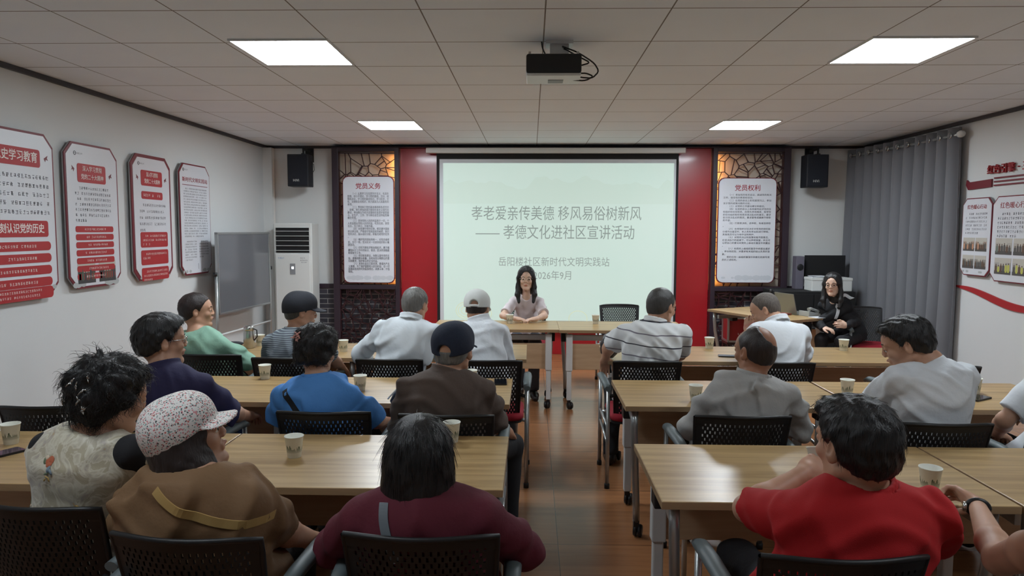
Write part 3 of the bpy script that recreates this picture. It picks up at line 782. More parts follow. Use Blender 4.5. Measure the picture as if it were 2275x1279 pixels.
def make_chair():
    """origin on the floor under the seat; the sitter looks along +y"""
    t = thing('training_chair', 'chair', 'chair')
    B = chair_back_mesh(); B.build('backrest', M['chairback'], t, loc=(0, -.30, 0))
    s = MB(); rows = []
    for k, (r, z) in enumerate(((.80, .425), (.97, .43), (1.0, .445), (.99, .46), (.93, .472), (.6, .478), (.05, .478))):
        rows.append([(x*r, y*r-.0, z) for x, y in rrect(.45, .43, .07, 5)])
    s.quadgrid(rows, closed_v=True); s.face(rows[0][::-1]); s.face(rows[-1]); s.build('seat', M['red_fabric'], t)
    MB().prism(rrect(.43, .41, .06, 4), 0, .014).build('seat_pan', M['black'], t, loc=(0, 0, .413), rot=(PI/2, 0, 0))
    for s_ in (-1, 1):
        lr = MB().tube([(s_*.245, -.235, .02), (s_*.245, -.235, .64)], .0125, 12).build('leg', M['metal'], t)
        lf = MB().tube([(s_*.25, .235, .02), (s_*.25, .225, .64)], .0125, 12).build('leg', M['metal'], t)
        for l, x, y in ((lr, .245, -.235), (lf, .25, .235)):
            MB().lathe([(0, 0), (.017, 0), (.017, .03), (.013, .032)], 14, (s_*x, y, 0)).build('foot_cap', M['black'], l)
        f = MB(); f.tube([(s_*.247, -.235, .30), (s_*.248, .23, .33)], .010, 10); f.tube([(s_*.247, -.12, .41), (s_*.20, -.12, .42)], .012, 8); f.tube([(s_*.249, .12, .41), (s_*.20, .12, .42)], .012, 8); f.tube([(s_*.247, -.235, .405), (s_*.248, .23, .405)], .011, 10)
        f.build('side_rail', M['metal'], t)
        A = [(s_*.248, -.255, .655), (s_*.25, -.1, .665), (s_*.252, .08, .665), (s_*.25, .2, .655), (s_*.247, .26, .635)]
        MB().tube(A, [.016, .02, .021, .02, .014], 12, flat=1.35).build('armrest', M['armrest'], t)
        MB().tube([(s_*.235, -.235, .60), (s_*.205, -.235, .61)], .011, 8).build('back_bracket', M['black'], t)
    return t
ch = make_chair()
G = 'black perforated-back training chairs'
# (x, y of the top edge of the back, rotation, label)
CH = [(-1.50, 2.02, -.10, 'black perforated chair under the woman in the embroidered waistcoat'),
      (-.94, 1.82, -.06, 'black perforated chair under the woman in the floral cap'),
      (-.30, 1.85, 0, 'black perforated chair under the woman in maroon'),
      (.81, 1.757, .02, 'black perforated chair under the man in the red polo shirt'),
      (-2.27, 3.2, .05, 'black perforated chair left empty by the left wall, above the woman in the waistcoat'),
      (-1.74, 3.12, 0, 'black perforated chair under the man in navy with glasses'),
      (-.945, 3.15, 0, 'black perforated chair under the woman in blue'),
      (-.38, 3.12, 0, 'black perforated chair under the man in brown with the dark cap'),
      (.955, 3.15, 0, 'black perforated chair under the balding man in grey'),
      (1.79, 3.06, 0, 'black perforated chair under the man in the white T-shirt'),
      (2.42, 3.12, 0, 'black perforated chair under the person at the right edge with a bare forearm'),
      (-2.13, 4.6, 0, 'black perforated chair under the man in pale green'),
      (-1.59, 4.5, 0, 'black perforated chair under the man in the striped grey shirt and dark cap'),
      (-.906, 4.48, 0, 'black perforated chair under the grey-haired man in a white shirt'),
      (-.27, 4.47, 0, 'black perforated chair under the man in the white cap'),
      (.742, 4.48, 0, 'black perforated chair under the man in the striped white polo shirt'),
      (1.58, 4.48, 0, 'black perforated chair under the crop-haired man in a white shirt'),
      (2.56, 4.4, 0, 'black perforated chair left empty near the right wall behind a paper cup'),
      (-.05, 7.87, PI, 'black perforated chair under the woman facing the room'),
      (.98, 8.03, PI, 'black perforated chair standing empty behind the front desk'),
      (3.60, 7.95, PI*.97, 'black perforated chair with a red seat beside the curtain, under the woman in dark clothes'),
      (1.38, 1.36, 0, 'black perforated chair under the bare-armed person at the lower right corner')]
for i, (x, y, rz, lb) in enumerate(CH):
    ox, oy = -(-.30)*math.sin(rz)*-1, .30*math.cos(rz)
    place(ch, i > 0, (x-.30*math.sin(rz), y+.30*math.cos(rz), 0), rz, lb, G)

# ------------------------------------------------------------------ paper cups
def make_cup():
    t = thing('paper_cup', 'cup', 'cup')
    MB().lathe([(0.0, .004), (.024, .004), (.0255, 0), (.0265, .001), (.0365, .083), (.0385, .0845), (.0385, .0875), (.0355, .087), (.0255, .008), (0, .008)], 32).build('wall', M['cup'], t)
    MB().lathe([(0, .062), (.033, .062)], 24).build('water', mat('water', (200, 205, 200), .05, trans=.6), t)
    return t
cup = make_cup()
G = 'white paper cups printed with green hills'
CUPS = [(-1.62, 4.29, .75, 'white paper cup between the man in navy and the woman in blue'),
        (-.966, 4.0, .75, 'white paper cup on the table in front of the woman in blue'),
        (-.351, 4.18, .75, 'white paper cup on the table just right of the man in brown'),
        (-.946, 2.80, .75, 'white paper cup on the nearest left table, left of the woman in maroon'),
        (-.338, 3.03, .75, 'white paper cup at the far edge of the table before the woman in maroon'),
        (-2.2, 2.93, .75, 'white paper cup at the left edge of the photo'),
        (-2.12, 5.53, .75, 'white paper cup beside the steel flask'),
        (-1.40, 5.29, .75, 'white paper cup half hidden behind the hair of the woman in blue'),
        (1.384, 5.56, .75, 'white paper cup on the front-row table between the striped polo shirt and the crop-haired man'),
        (2.387, 5.5, .75, 'white paper cup on the front-row table below the woman at the laptop'),
        (.885, 3.82, .75, 'white paper cup just left of the balding man in grey'),
        (1.765, 4.0, .75, 'white paper cup on the middle-row table left of the man in the white T-shirt'),
        (2.505, 4.07, .75, 'white paper cup on the right table beside the phone and keys'),
        (1.403, 2.50, .75, 'large-looking white paper cup held by the hand with the watch'),
        (-.205, 6.98, .75, 'white paper cup in front of the woman facing the room'),
        (.633, 7.0, .75, 'white paper cup beside the empty chair at the front desk'),
        (.955, 2.33, .865, 'white paper cup raised to the mouth of the man in red'),
        (1.535, 5.03, .965, 'white paper cup raised to the face of the crop-haired man')]
for i, (x, y, z, lb) in enumerate(CUPS):
    c = place(cup, i > 0, (x, y, z), i*1.3, lb, G)
    if z > .8: c.rotation_euler = (-.35, 0, 0)

# ------------------------------------------------------------------ small things on the tables
def phone(x, y, z, rz, label, screen='glass_dark'):
    t = thing('mobile_phone', label, 'phone', (x, y, z), rz)
    MB().prism(rrect(.075, .155, .01, 4), -.008, 0).build('case', M['black'], t, rot=(PI/2, 0, 0), loc=(0, 0, .0))
    MB().prism(rrect(.069, .149, .008, 4), -.0005, 0).build('screen', M[screen], t, rot=(PI/2, 0, 0), loc=(0, 0, .0082))
    for o in t.children: o.rotation_euler = (-PI/2, 0, 0)
M['case_purple'] = mat('purple_phone_screen', (62, 48, 70), .15)
phone(-.18, 4.24, .7505, .05, 'black phone lying near the aisle on the middle-row left table')
phone(2.44, 3.93, .7505, -1.0, 'dark phone lying on the right table, half hidden by the white T-shirt')
phone(-2.13, 2.78, .7505, -.5, 'purple-cased phone lying at the left edge of the photo', 'case_purple')
phone(1.44, 5.2, .7505, 1.4, 'small dark phone lying on the front-row right table')
# vacuum flask
t = thing('vacuum_flask', 'brushed steel flask with a handle standing on the front-row left table', 'flask', (-2.16, 5.41, .75))
MB().lathe([(0, 0), (.036, 0), (.04, .004), (.04, .12), (.037, .13), (.037, .136)], 28).build('body', M['chrome'], t)
MB().lathe([(.036, .136), (.038, .138), (.038, .165), (.03, .172), (0, .172)], 28).build('lid', M['chrome'], t)
MB().tube([(.036, 0, .15), (.062, 0, .14), (.064, 0, .09), (.04, 0, .06)], .005, 8).build('handle', M['black'], t)
# dark pouch
mb = MB(); rows = []
for k in range(9):
    a = k/8*PI; r = math.sin(a)
    rows.append([(x*max(r, .05), y*max(r, .05), .018-.018*math.cos(a)) for x, y in rrect(.17, .09, .035, 5)])
mb.quadgrid(rows, closed_v=True); o = mb.build('pouch', mat('dark_pouch_cloth', (34, 36, 42), .8), loc=(-2.33, 5.5, .75), rot=(0, 0, .3)); tag(o, 'small dark pouch lying left of the steel flask', 'pouch')
# keys
t = thing('key_bunch', 'bunch of black keys lying on the table near the right wall', 'keys', (2.78, 4.03, .75), .2)
rng = random.Random(8)
for k in range(5):
    a = rng.uniform(-1, 1); mb = MB(); mb.prism(rrect(.026, .032, .008, 3), 0, .006); mb.box(-.004, .004, 0, .003, -.05, -.016)
    mb.build('key', M['black'], t, loc=(.02*k-.04, 0, .002+.0062*k), rot=(PI/2, 0, 0)).rotation_euler = (-PI/2, 0, a*1.2)
MB().tube([(.02*math.cos(a), .02*math.sin(a), .006) for a in np.linspace(0, 2*PI, 17)], .0018, 6, cap=False).build('ring', M['chrome'], t)
# folded blue bag beside the man in brown
mb = MB()
mb.tube([(-.72, 3.66, .765), (-.70, 3.7, .79), (-.66, 3.78, .82), (-.63, 3.84, .835), (-.60, 3.88, .82)], [.018, .035, .045, .04, .015], 14, flat=.5)
t = thing('handbag', 'dark blue quilted handbag with a pale zip lying behind the man in brown', 'bag')
mb.build('body', mat('blue_bag_cloth', (50, 64, 82), .6, bump=(60, .3)), t)
MB().tube([(-.735, 3.63, .79), (-.70, 3.66, .83), (-.66, 3.74, .866), (-.62, 3.82, .878)], .004, 8).build('zip', M['white_metal'], t)
# black bag hanging by the striped man
mb = MB(); mb.tube([(.555, 5.06, .76), (.555, 5.07, .79), (.56, 5.08, .85), (.57, 5.09, .91), (.575, 5.09, .94)], [.03, .06, .068, .05, .02], 16)
o = mb.build('black_pouch', mat('black_shiny_cloth', (24, 26, 32), .4, bump=(40, .5))); tag(o, 'rounded black shiny pouch on the front-row table beside the striped polo shirt', 'pouch')
# projector
t = thing('projector', 'black and white projector hanging from the ceiling over the aisle', 'projector', (.125, 4.37, 2.555))
MB().prism(rrect(.32, .11, .015, 4, 0, .065), -.02, .22).build('casing', mat('projector_black', (24, 25, 27), .5), t, loc=(0, -.1, 0), bevel=.004)
MB().box(-.158, .158, -.118, .125, -.004, .012).build('underside', M['white_plastic'], t, bevel=.004)
MB().box(-.03, .06, .0, .09, -.0065, -.004).build('hatch', mat('grey_hatch', (130, 135, 134), .5), t)
MB().lathe([(0, 0), (.03, 0), (.036, .012), (.03, .02), (0, .018)], 20).build('lens', M['glass_dark'], t, loc=(-.07, .122, .06), rot=(-PI/2, 0, 0))
k = MB(); k.box(-.02, .09, -.03, .05, .125, .195); k.box(-.045, .115, -.05, .07, .195, .2145); k.box(-.15, .15, -.085, -.07, .118, .128); k.bar((-.14, -.08, .11), (-.14, -.08, .14), .014, .014); k.bar((.14, -.08, .11), (.14, -.08, .14), .014, .014)
k.build('ceiling_mount', M['white_metal'], t)
for k, P in enumerate(([(.05, -.04, .18), (.14, -.03, .15), (.24, -.02, .09), (.27, -.02, .04), (.23, -.02, .0), (.16, .0, .01), (.13, .02, .03)],
                       [(.06, -.03, .17), (.16, -.02, .12), (.22, -.02, .09), (.15, .02, .08)], [(-.07, -.03, .21), (-.065, -.03, .17), (-.04, -.03, .12)],
                       [(.155, .03, .04), (.2, .03, .04), (.24, .0, .015), (.19, .0, -.01), (.12, .03, .0)])):
    q = []
    for i in range(len(P)-1):
        for s in range(4): q.append(tuple(P[i][j]+(P[i+1][j]-P[i][j])*s/4 for j in range(3)))
    q.append(P[-1]); q = [q[0]]+[tuple((q[i-1][j]+q[i][j]+q[i+1][j])/3 for j in range(3)) for i in range(1, len(q)-1)]+[q[-1]]
    MB().tube(q, .0045, 8).build('cable', M['black'], t)

# ------------------------------------------------------------------ far right corner
t = thing('storage_cabinet', 'low black cabinet in the far right corner under the monitor', 'cabinet', (3.55, 9.14, 0))
MB().box(-.53, .41, -.28, .28, 0, .92).build('body', M['black_mat'], t, bevel=.004)
for s_ in (-1, 1):
    d = MB().box(-.09+s_*.215-.21, -.09+s_*.215+.21, -.292, -.28, .04, .89).build('door', M['black_mat'], t, bevel=.003)
    MB().box(-.09+s_*.03-.006, -.09+s_*.03+.006, -.305, -.292, .45, .6).build('handle', M['metal'], d)
def paper_box(x0, x1, label):
    t = thing('storage_box', label, 'box', ((x0+x1)/2, 9.06, .92))
    w = (x1-x0)/2
    MB().box(-w, w, -.13, .13, 0, .155).build('body', M['white_plastic'], t, bevel=.008)
    MB().box(-w-.004, w+.004, -.134, .134, .13, .165).build('lid', M['white_plastic'], t, bevel=.006)
paper_box(3.46, 3.70, 'white storage box on the black cabinet, left of the seated woman\'s head')
paper_box(3.73, 3.95, 'white storage box on the black cabinet, right of the seated woman\'s head')
t = thing('monitor', 'black flat computer monitor above the white boxes in the far right corner', 'monitor', (3.765, 9.33, .92))
MB().box(-.255, .255, -.02, .015, .13, .43).build('screen', M['black_mat'], t, bevel=.005)
MB().box(-.03, .03, .0, .03, .01, .2).build('stand', M['black'], t); MB().box(-.1, .1, -.05, .08, 0, .012).build('base', M['black'], t)
mb = MB(); rng = random.Random(2)
for k in range(5): mb.box(-.09, .09, -.05, .05, .004*k, .004*k+.0035, R=Matrix.Rotation(rng.uniform(-.3, .3), 3, 'Z'))
o = mb.build('paper_stack', M['white_board'], loc=(3.56, 9.06, 1.086)); tag(o, 'loose white papers on the left white storage box', 'papers')
t = thing('side_speaker', 'small grey upright speaker left of the monitor', 'loudspeaker', (3.42, 9.3, .92))
MB().box(-.05, .05, -.07, .07, 0, .42).build('cabinet', mat('grey_speaker_cabinet', (96, 92, 104), .6), t, bevel=.006)
MB().lathe([(0, .004), (.035, .004), (.042, 0)], 20).build('cone', M['black'], t, loc=(0, -.075, .28), rot=(PI/2, 0, 0))
# laptop on the angled table
t = thing('laptop', 'open grey laptop seen from behind on the angled table', 'laptop', (2.93, 7.98, .75), math.radians(-72+0))
MB().box(-.16, .16, -.115, .115, 0, .014).build('keyboard_base', mat('laptop_grey', (138, 140, 134), .35, .6), t, bevel=.004)
l = MB().box(-.16, .16, -.004, .004, 0, .225).build('lid', mat('laptop_grey', (0, 0, 0)), t, loc=(0, -.115, .012), rot=(.24, 0, 0))
MB().box(-.15, .15, .0042, .0052, .012, .215).build('screen', mat('laptop_screen', (20, 22, 26), .3, emit=((90, 110, 140), .6)), l)
t = thing('desk_microphone', 'small black desk microphone with a white band behind the laptop', 'microphone', (2.72, 8.2, .75))
MB().lathe([(0, 0), (.045, 0), (.045, .012), (.01, .02), (.008, .03), (.008, .19)], 18).build('stand', M['black'], t)
MB().lathe([(.008, 0), (.016, .005), (.018, .045), (.012, .06), (0, .062)], 18, (0, 0, .19)).build('head', M['black'], t)
MB().lathe([(.010, 0), (.010, .09)], 14, (0, 0, .08)).build('band', M['white_plastic'], t)
t = thing('desk_telephone', 'pale grey desk telephone beside the laptop', 'telephone', (3.0, 7.78, .75), .5)
mb = MB(); mb.prism([(-.09, 0), (.09, 0), (.09, .025), (-.09, .06)], -.07, .07); mb.build('base', mat('telephone_grey', (150, 152, 148), .5), t, bevel=.006)
MB().tube([(-.07, -.045, .075), (-.04, -.045, .085), (.04, -.045, .06), (.07, -.045, .045)], [.022, .014, .014, .022], 12).build('handset', mat('telephone_grey', (0, 0, 0)), t)
o = MB().box(-.1, .1, -.07, .07, 0, .004, R=Matrix.Rotation(.4, 3, 'Z')).build('paper_sheet', M['white_board'], loc=(3.06, 7.64, .7505)); tag(o, 'sheet of paper at the near corner of the angled table', 'paper')
o = MB().box(-.09, .09, -.06, .06, 0, .02).build('notebook', mat('red_brown_cover', (120, 60, 50), .6), loc=(2.72, 7.84, .7505), rot=(0, 0, .5), bevel=.002); tag(o, 'small reddish notebook on the angled table left of the laptop', 'notebook')
# red donation box with a metal frame
t = thing('ballot_box', 'red box with a silver frame on a stool beside the right lattice screen', 'box', (2.52, 8.72, .33))
MB().box(-.16, .16, -.12, .12, 0, .29).build('body', mat('red_box', (156, 30, 36), .4), t, bevel=.003)
f = MB()
for sx in (-1, 1):
    for sy in (-1, 1): f.bar((sx*.16, sy*.12, 0), (sx*.16, sy*.12, .3), .022, .022)
for z in (.01, .29):
    for sy in (-1, 1): f.bar((-.16, sy*.12, z), (.16, sy*.12, z), .022, .022)
    for sx in (-1, 1): f.bar((sx*.16, -.12, z), (sx*.16, .12, z), .022, .022)
f.build('frame', M['metal'], t)
mb = MB(); rng = random.Random(9); glyph_lines(mb, rng, -.05, .05, .10, .03, -.1202); mb.build('print', M['white_ink'], t)
t = thing('stool', 'low dark stool under the red box', 'stool', (2.52, 8.72, 0))
MB().box(-.17, .17, -.13, .13, .30, .33).build('seat', M['maroon_wood'], t, bevel=.004)
for sx in (-1, 1):
    for sy in (-1, 1): MB().bar((sx*.15, sy*.11, 0), (sx*.145, sy*.105, .3), .03, .03).build('leg', M['maroon_wood'], t)

# ------------------------------------------------------------------ people: bodies and clothes grown from smooth blended volumes
def nrm(v): v = np.array(v, float); return v/np.linalg.norm(v)
def Rz(a): c, s = math.cos(a), math.sin(a); return np.array([[c, -s, 0], [s, c, 0], [0, 0, 1.]])
def Rx(a): c, s = math.cos(a), math.sin(a); return np.array([[1., 0, 0], [0, c, -s], [0, s, c]])
def Ry(a): c, s = math.cos(a), math.sin(a); return np.array([[c, 0, s], [0, 1., 0], [-s, 0, c]])
def smin(a, b, k):
    h = np.maximum(k-np.abs(a-b), 0)
    return np.minimum(a, b)-h*h/(4*k)
class Vol:
    def __init__(s, lo, hi, vx):
        s.lo = np.array(lo, np.float32); s.vx = vx; s.n = (np.ceil((np.array(hi)-s.lo)/vx)+1).astype(int)
        s.F = np.full(s.n, 1.0, np.float32)
    def sub(s, lo, hi):
        a = np.clip(np.floor((np.array(lo)-s.lo)/s.vx).astype(int), 0, s.n); b = np.clip(np.ceil((np.array(hi)-s.lo)/s.vx).astype(int)+1, 0, s.n)
        if np.any(b <= a): return None
        sl = tuple(slice(int(a[i]), int(b[i])) for i in range(3))
        X = (s.lo[0]+s.vx*np.arange(a[0], b[0], dtype=np.float32))[:, None, None]
        Y = (s.lo[1]+s.vx*np.arange(a[1], b[1], dtype=np.float32))[None, :, None]
        Z = (s.lo[2]+s.vx*np.arange(a[2], b[2], dtype=np.float32))[None, None, :]
        return sl, X, Y, Z
    def put(s, fn, lo, hi, k, op):
        q = s.sub(lo, hi)
        if q is None: return
        sl, X, Y, Z = q; d = fn(X, Y, Z)
        if op == 'u': s.F[sl] = smin(s.F[sl], d, k) if k > 0 else np.minimum(s.F[sl], d)
        else: s.F[sl] = -smin(-s.F[sl], d, k) if k > 0 else np.maximum(s.F[sl], -d)
    def cone(s, a, b, r1, r2, k=.01, op='u', sq=None):
        a = np.array(a, np.float32); b = np.array(b, np.float32); ba = b-a; L2 = float(ba@ba)+1e-9; pad = max(r1, r2)+k+.02
        def fn(X, Y, Z):
            x, y, z = X-a[0], Y-a[1], Z-a[2]
            t = np.clip((x*ba[0]+y*ba[1]+z*ba[2])/L2, 0, 1)
            return np.sqrt((x-t*ba[0])**2+(y-t*ba[1])**2+(z-t*ba[2])**2)-(r1+(r2-r1)*t)
        s.put(fn, np.minimum(a, b)-pad, np.maximum(a, b)+pad, k, op)
    def chain(s, pts, rs, k=.01, op='u'):
        for i in range(len(pts)-1): s.cone(pts[i], pts[i+1], rs[i], rs[i+1], k, op)
    def ell(s, c, r, R=None, k=.01, op='u'):
        c = np.array(c, np.float32); r = np.array(r, np.float32); R = np.eye(3) if R is None else R; pad = float(r.max())+k+.02
        ext = (np.abs(R)@r)+k+.02
        def fn(X, Y, Z):
            x, y, z = X-c[0], Y-c[1], Z-c[2]
            u = R[0, 0]*x+R[1, 0]*y+R[2, 0]*z; v = R[0, 1]*x+R[1, 1]*y+R[2, 1]*z; w = R[0, 2]*x+R[1, 2]*y+R[2, 2]*z
            k0 = np.sqrt((u/r[0])**2+(v/r[1])**2+(w/r[2])**2); k1 = np.sqrt((u/r[0]**2)**2+(v/r[1]**2)**2+(w/r[2]**2)**2)
            return k0*(k0-1)/(k1+1e-6)
        s.put(fn, c-ext, c+ext, k, op)
    def field(s, fn, op='cut', k=.006):
        """whole-volume cut: keep where fn<0"""
        q = s.sub(s.lo, s.lo+s.vx*s.n); sl, X, Y, Z = q
        s.F[sl] = -smin(-s.F[sl], -fn(X, Y, Z), k)
    def add(s, fn):
        sl, X, Y, Z = s.sub(s.lo, s.lo+s.vx*s.n); m = np.abs(s.F[sl]) < .06
        d = np.broadcast_to(fn(X, Y, Z), s.F[sl].shape); s.F[sl] += np.where(m, d, 0)
    def mesh(s):
        F = s.F; F[0] = F[-1] = 1; F[:, 0] = F[:, -1] = 1; F[:, :, 0] = F[:, :, -1] = 1
        I = F < 0; c = np.zeros(np.array(F.shape)-1, np.int8)
        O = [(i, j, k) for i in (0, 1) for j in (0, 1) for k in (0, 1)]
        def sh(A, o): return A[o[0]:A.shape[0]-1+o[0], o[1]:A.shape[1]-1+o[1], o[2]:A.shape[2]-1+o[2]]
        for o in O: c += sh(I, o)
        act = (c > 0) & (c < 8); ii = np.argwhere(act); idx = np.full(act.shape, -1, np.int32); idx[act] = np.arange(len(ii))
        acc = np.zeros((len(ii), 3), np.float32); cnt = np.zeros(len(ii), np.float32)
        V = {o: F[ii[:, 0]+o[0], ii[:, 1]+o[1], ii[:, 2]+o[2]] for o in O}
        for o in O:
            for ax in range(3):
                if o[ax]: continue
                p = list(o); p[ax] = 1; fa, fb = V[o], V[tuple(p)]; m = (fa < 0) != (fb < 0)
                t = np.where(m, fa/np.where(m, fa-fb, 1), 0); P = np.tile(np.array(o, np.float32), (len(ii), 1)); P[:, ax] = t
                acc[m] += P[m]; cnt[m] += 1
        verts = s.lo+s.vx*(ii+acc/cnt[:, None]); quads = []
        for ax in range(3):
            u, v = (ax+1) % 3, (ax+2) % 3
            a = [slice(None)]*3; b_ = [slice(None)]*3; a[ax] = slice(0, -1); b_[ax] = slice(1, None)
            D = I[tuple(a)] != I[tuple(b_)]; E_ = np.argwhere(D)
            fl = I[tuple(a)][D]
            ok = (E_[:, u] > 0) & (E_[:, v] > 0) & (E_[:, u] < act.shape[u]) & (E_[:, v] < act.shape[v]); E_ = E_[ok]; fl = fl[ok]
            def cell(du, dv):
                q = E_.copy(); q[:, u] -= du; q[:, v] -= dv; return idx[q[:, 0], q[:, 1], q[:, 2]]
            Q = np.stack([cell(1, 1), cell(0, 1), cell(0, 0), cell(1, 0)], 1); Q[~fl] = Q[~fl][:, ::-1]; quads.append(Q)
        return verts, np.concatenate(quads)

def np_mesh(name, verts, faces, mats, parent, mi=None, smooth=True, extra=None):
    me = bpy.data.meshes.new(name)
    ex_v, ex_f = extra if extra else (np.zeros((0, 3)), np.zeros((0, 4), int))
    nv = len(verts); V = np.concatenate([verts, ex_v]) if len(ex_v) else verts; Fc = np.concatenate([faces, ex_f+nv]) if len(ex_f) else faces
    me.vertices.add(len(V)); me.vertices.foreach_set('co', np.ascontiguousarray(V, np.float32).ravel())
    me.loops.add(len(Fc)*4); me.loops.foreach_set('vertex_index', np.ascontiguousarray(Fc, np.int32).ravel())
    me.polygons.add(len(Fc)); me.polygons.foreach_set('loop_start', np.arange(0, len(Fc)*4, 4, dtype=np.int32)); me.polygons.foreach_set('use_smooth', np.full(len(Fc), smooth))
    for m in (mats if isinstance(mats, (list, tuple)) else [mats]): me.materials.append(m)
    if mi is not None: me.polygons.foreach_set('material_index', np.concatenate([mi, np.zeros(len(ex_f), np.int32)]).astype(np.int32))
    me.update(calc_edges=True); me.validate()
    o = bpy.data.objects.new(name, me); COL.objects.link(o); o.parent = parent
    return o

def skin(name, rgb):
    m = mat(name, rgb, .5, var=(14, .06)); N, L, b = nodes(m)
    b.inputs['Subsurface Weight'].default_value = .08; b.inputs['Subsurface Scale'].default_value = .02; b.inputs['Subsurface Radius'].default_value = (1, .35, .2)
    return m
SK = {'mid': skin('skin_mid', (186, 142, 116)), 'tan': skin('skin_tan', (160, 112, 86)), 'pale': skin('skin_pale', (214, 178, 156))}
LIP = mat('lips', (186, 124, 108), .45)
EYEW = mat('eye_white', (225, 222, 216), .3); IRIS = mat('iris', (32, 22, 18), .2)
def hair_mat(name, rgb, rough=.42, bs=(1, 1, .12)):
    return mat(name, rgb, rough, bump=(260, .35, bs), var=(120, .25, bs))
HM = {'black': hair_mat('black_hair', (20, 18, 19)), 'brownblack': hair_mat('brown_black_hair', (38, 28, 26)), 'grey': hair_mat('grey_hair', (112, 110, 106)), 'darkgrey': hair_mat('dark_grey_hair', (58, 56, 54)), 'crop': hair_mat('cropped_grey_hair', (92, 84, 78), .7)}

def knot(P, q):    # smooth sub-sampling of a polyline
    P = [Vector(p) for p in P]; out = []
    for i in range(len(P)-1):
        p0, p1, p2_, p3_ = P[max(i-1, 0)], P[i], P[i+1], P[min(i+2, len(P)-1)]
        for s in range(q):
            t = s/q; out.append(.5*((2*p1)+(p2_-p0)*t+(2*p0-5*p1+4*p2_-p3_)*t*t+(3*p1-p0-3*p2_+p3_)*t**3))
    return out+[P[-1]]

def hand_cones(V, wrist, d, n, side, curl=.5, sc=1.0, spread=.06, fists=None):
    """wrist point, finger direction d, palm normal n (towards the palm side), side=+1 thumb on the d x n side"""
    d = nrm(d); n = nrm(np.array(n, float)-np.dot(n, d)*d); x = np.cross(d, n)*side
    w = np.array(wrist, float); P = w+d*.045*sc
    V.ell(w+d*.05*sc, (.040*sc, .052*sc, .017*sc), np.stack([x, d, n], 1), .012)
    V.cone(w-d*.01, w+d*.03*sc, .024*sc, .026*sc, .015)
    L = [.074, .084, .078, .060]; off = [.029, .010, -.010, -.028]
    for i in range(4):
        b_ = w+d*(.088-.006*abs(i-1.2))*sc+x*off[i]*sc
        cl = curl*(1+.12*i) if not fists else fists[i]
        p = b_; a = cl*.45; pts = [w+d*.055*sc+x*off[i]*.8*sc, b_]
        fd0 = nrm(d+x*spread*(1.5-i)*.5)
        for seg, ln in enumerate((.45, .31, .24)):
            dd = fd0*math.cos(a)+n*math.sin(a); p = p+dd*L[i]*ln*sc; pts.append(p); a += cl*(.75, .6, .4)[seg]
        V.chain(pts, [.0105*sc, .0098*sc, .0088*sc, .008*sc, .0068*sc], .0035)
    t0 = w+d*.02*sc+x*.022*sc; t1 = w+d*.045*sc+x*.046*sc+n*.012*sc; t2 = t1+nrm(d*.8+x*.35+n*.5*curl)*.034*sc; t3 = t2+nrm(d*.9-x*.1+n*.8*curl)*.028*sc
    V.chain([t0, t1, t2, t3], [.015*sc, .0125*sc, .0102*sc, .0085*sc], .006)

HAIRLINE = ([-.14, -.075, -.03, .0, .018, .03, .06, .085, .12], [-.062, -.058, -.035, .004, -.012, .02, .06, .078, .09])
def skull(V, H, R, s, off, k=.01, flat=1.0):
    q = lambda p: H+R@(np.array(p, float)*s)
    V.ell(q((0, -.012, .032)), np.array((.077, .097, .088))*s+off, R, k)
    V.ell(q((0, -.035, -.01)), np.array((.068, .066, .075))*s+off*.9, R, max(k, .02))
def head_local(H, R, s):
    def f(X, Y, Z):
        x, y, z = X-H[0], Y-H[1], Z-H[2]
        return ((R[0, 0]*x+R[1, 0]*y+R[2, 0]*z)/s, (R[0, 1]*x+R[1, 1]*y+R[2, 1]*z)/s, (R[0, 2]*x+R[1, 2]*y+R[2, 2]*z)/s)
    return f
def folds(amp, seed, anchors=()):
    rng = np.random.RandomState(seed); K = []
    for i in range(5): K.append((rng.uniform(-1, 1, 3)*np.array([46, 40, 52]), rng.uniform(0, 6), rng.uniform(-1, 1, 3)*13, rng.uniform(0, 6)))
    def f(X, Y, Z):
        d = 0
        for k, p, k2, p2_ in K:
            w = np.sin(k2[0]*X+k2[1]*Y+k2[2]*Z+p2_)
            d = d+(.5+.5*np.sin(k[0]*X+k[1]*Y+k[2]*Z+p+2.2*w))**3*(.5+.5*np.sin(k2[1]*X+k2[2]*Y+k2[0]*Z+p))
        return ((.42-d)*amp*.9).astype(np.float32)
    return f

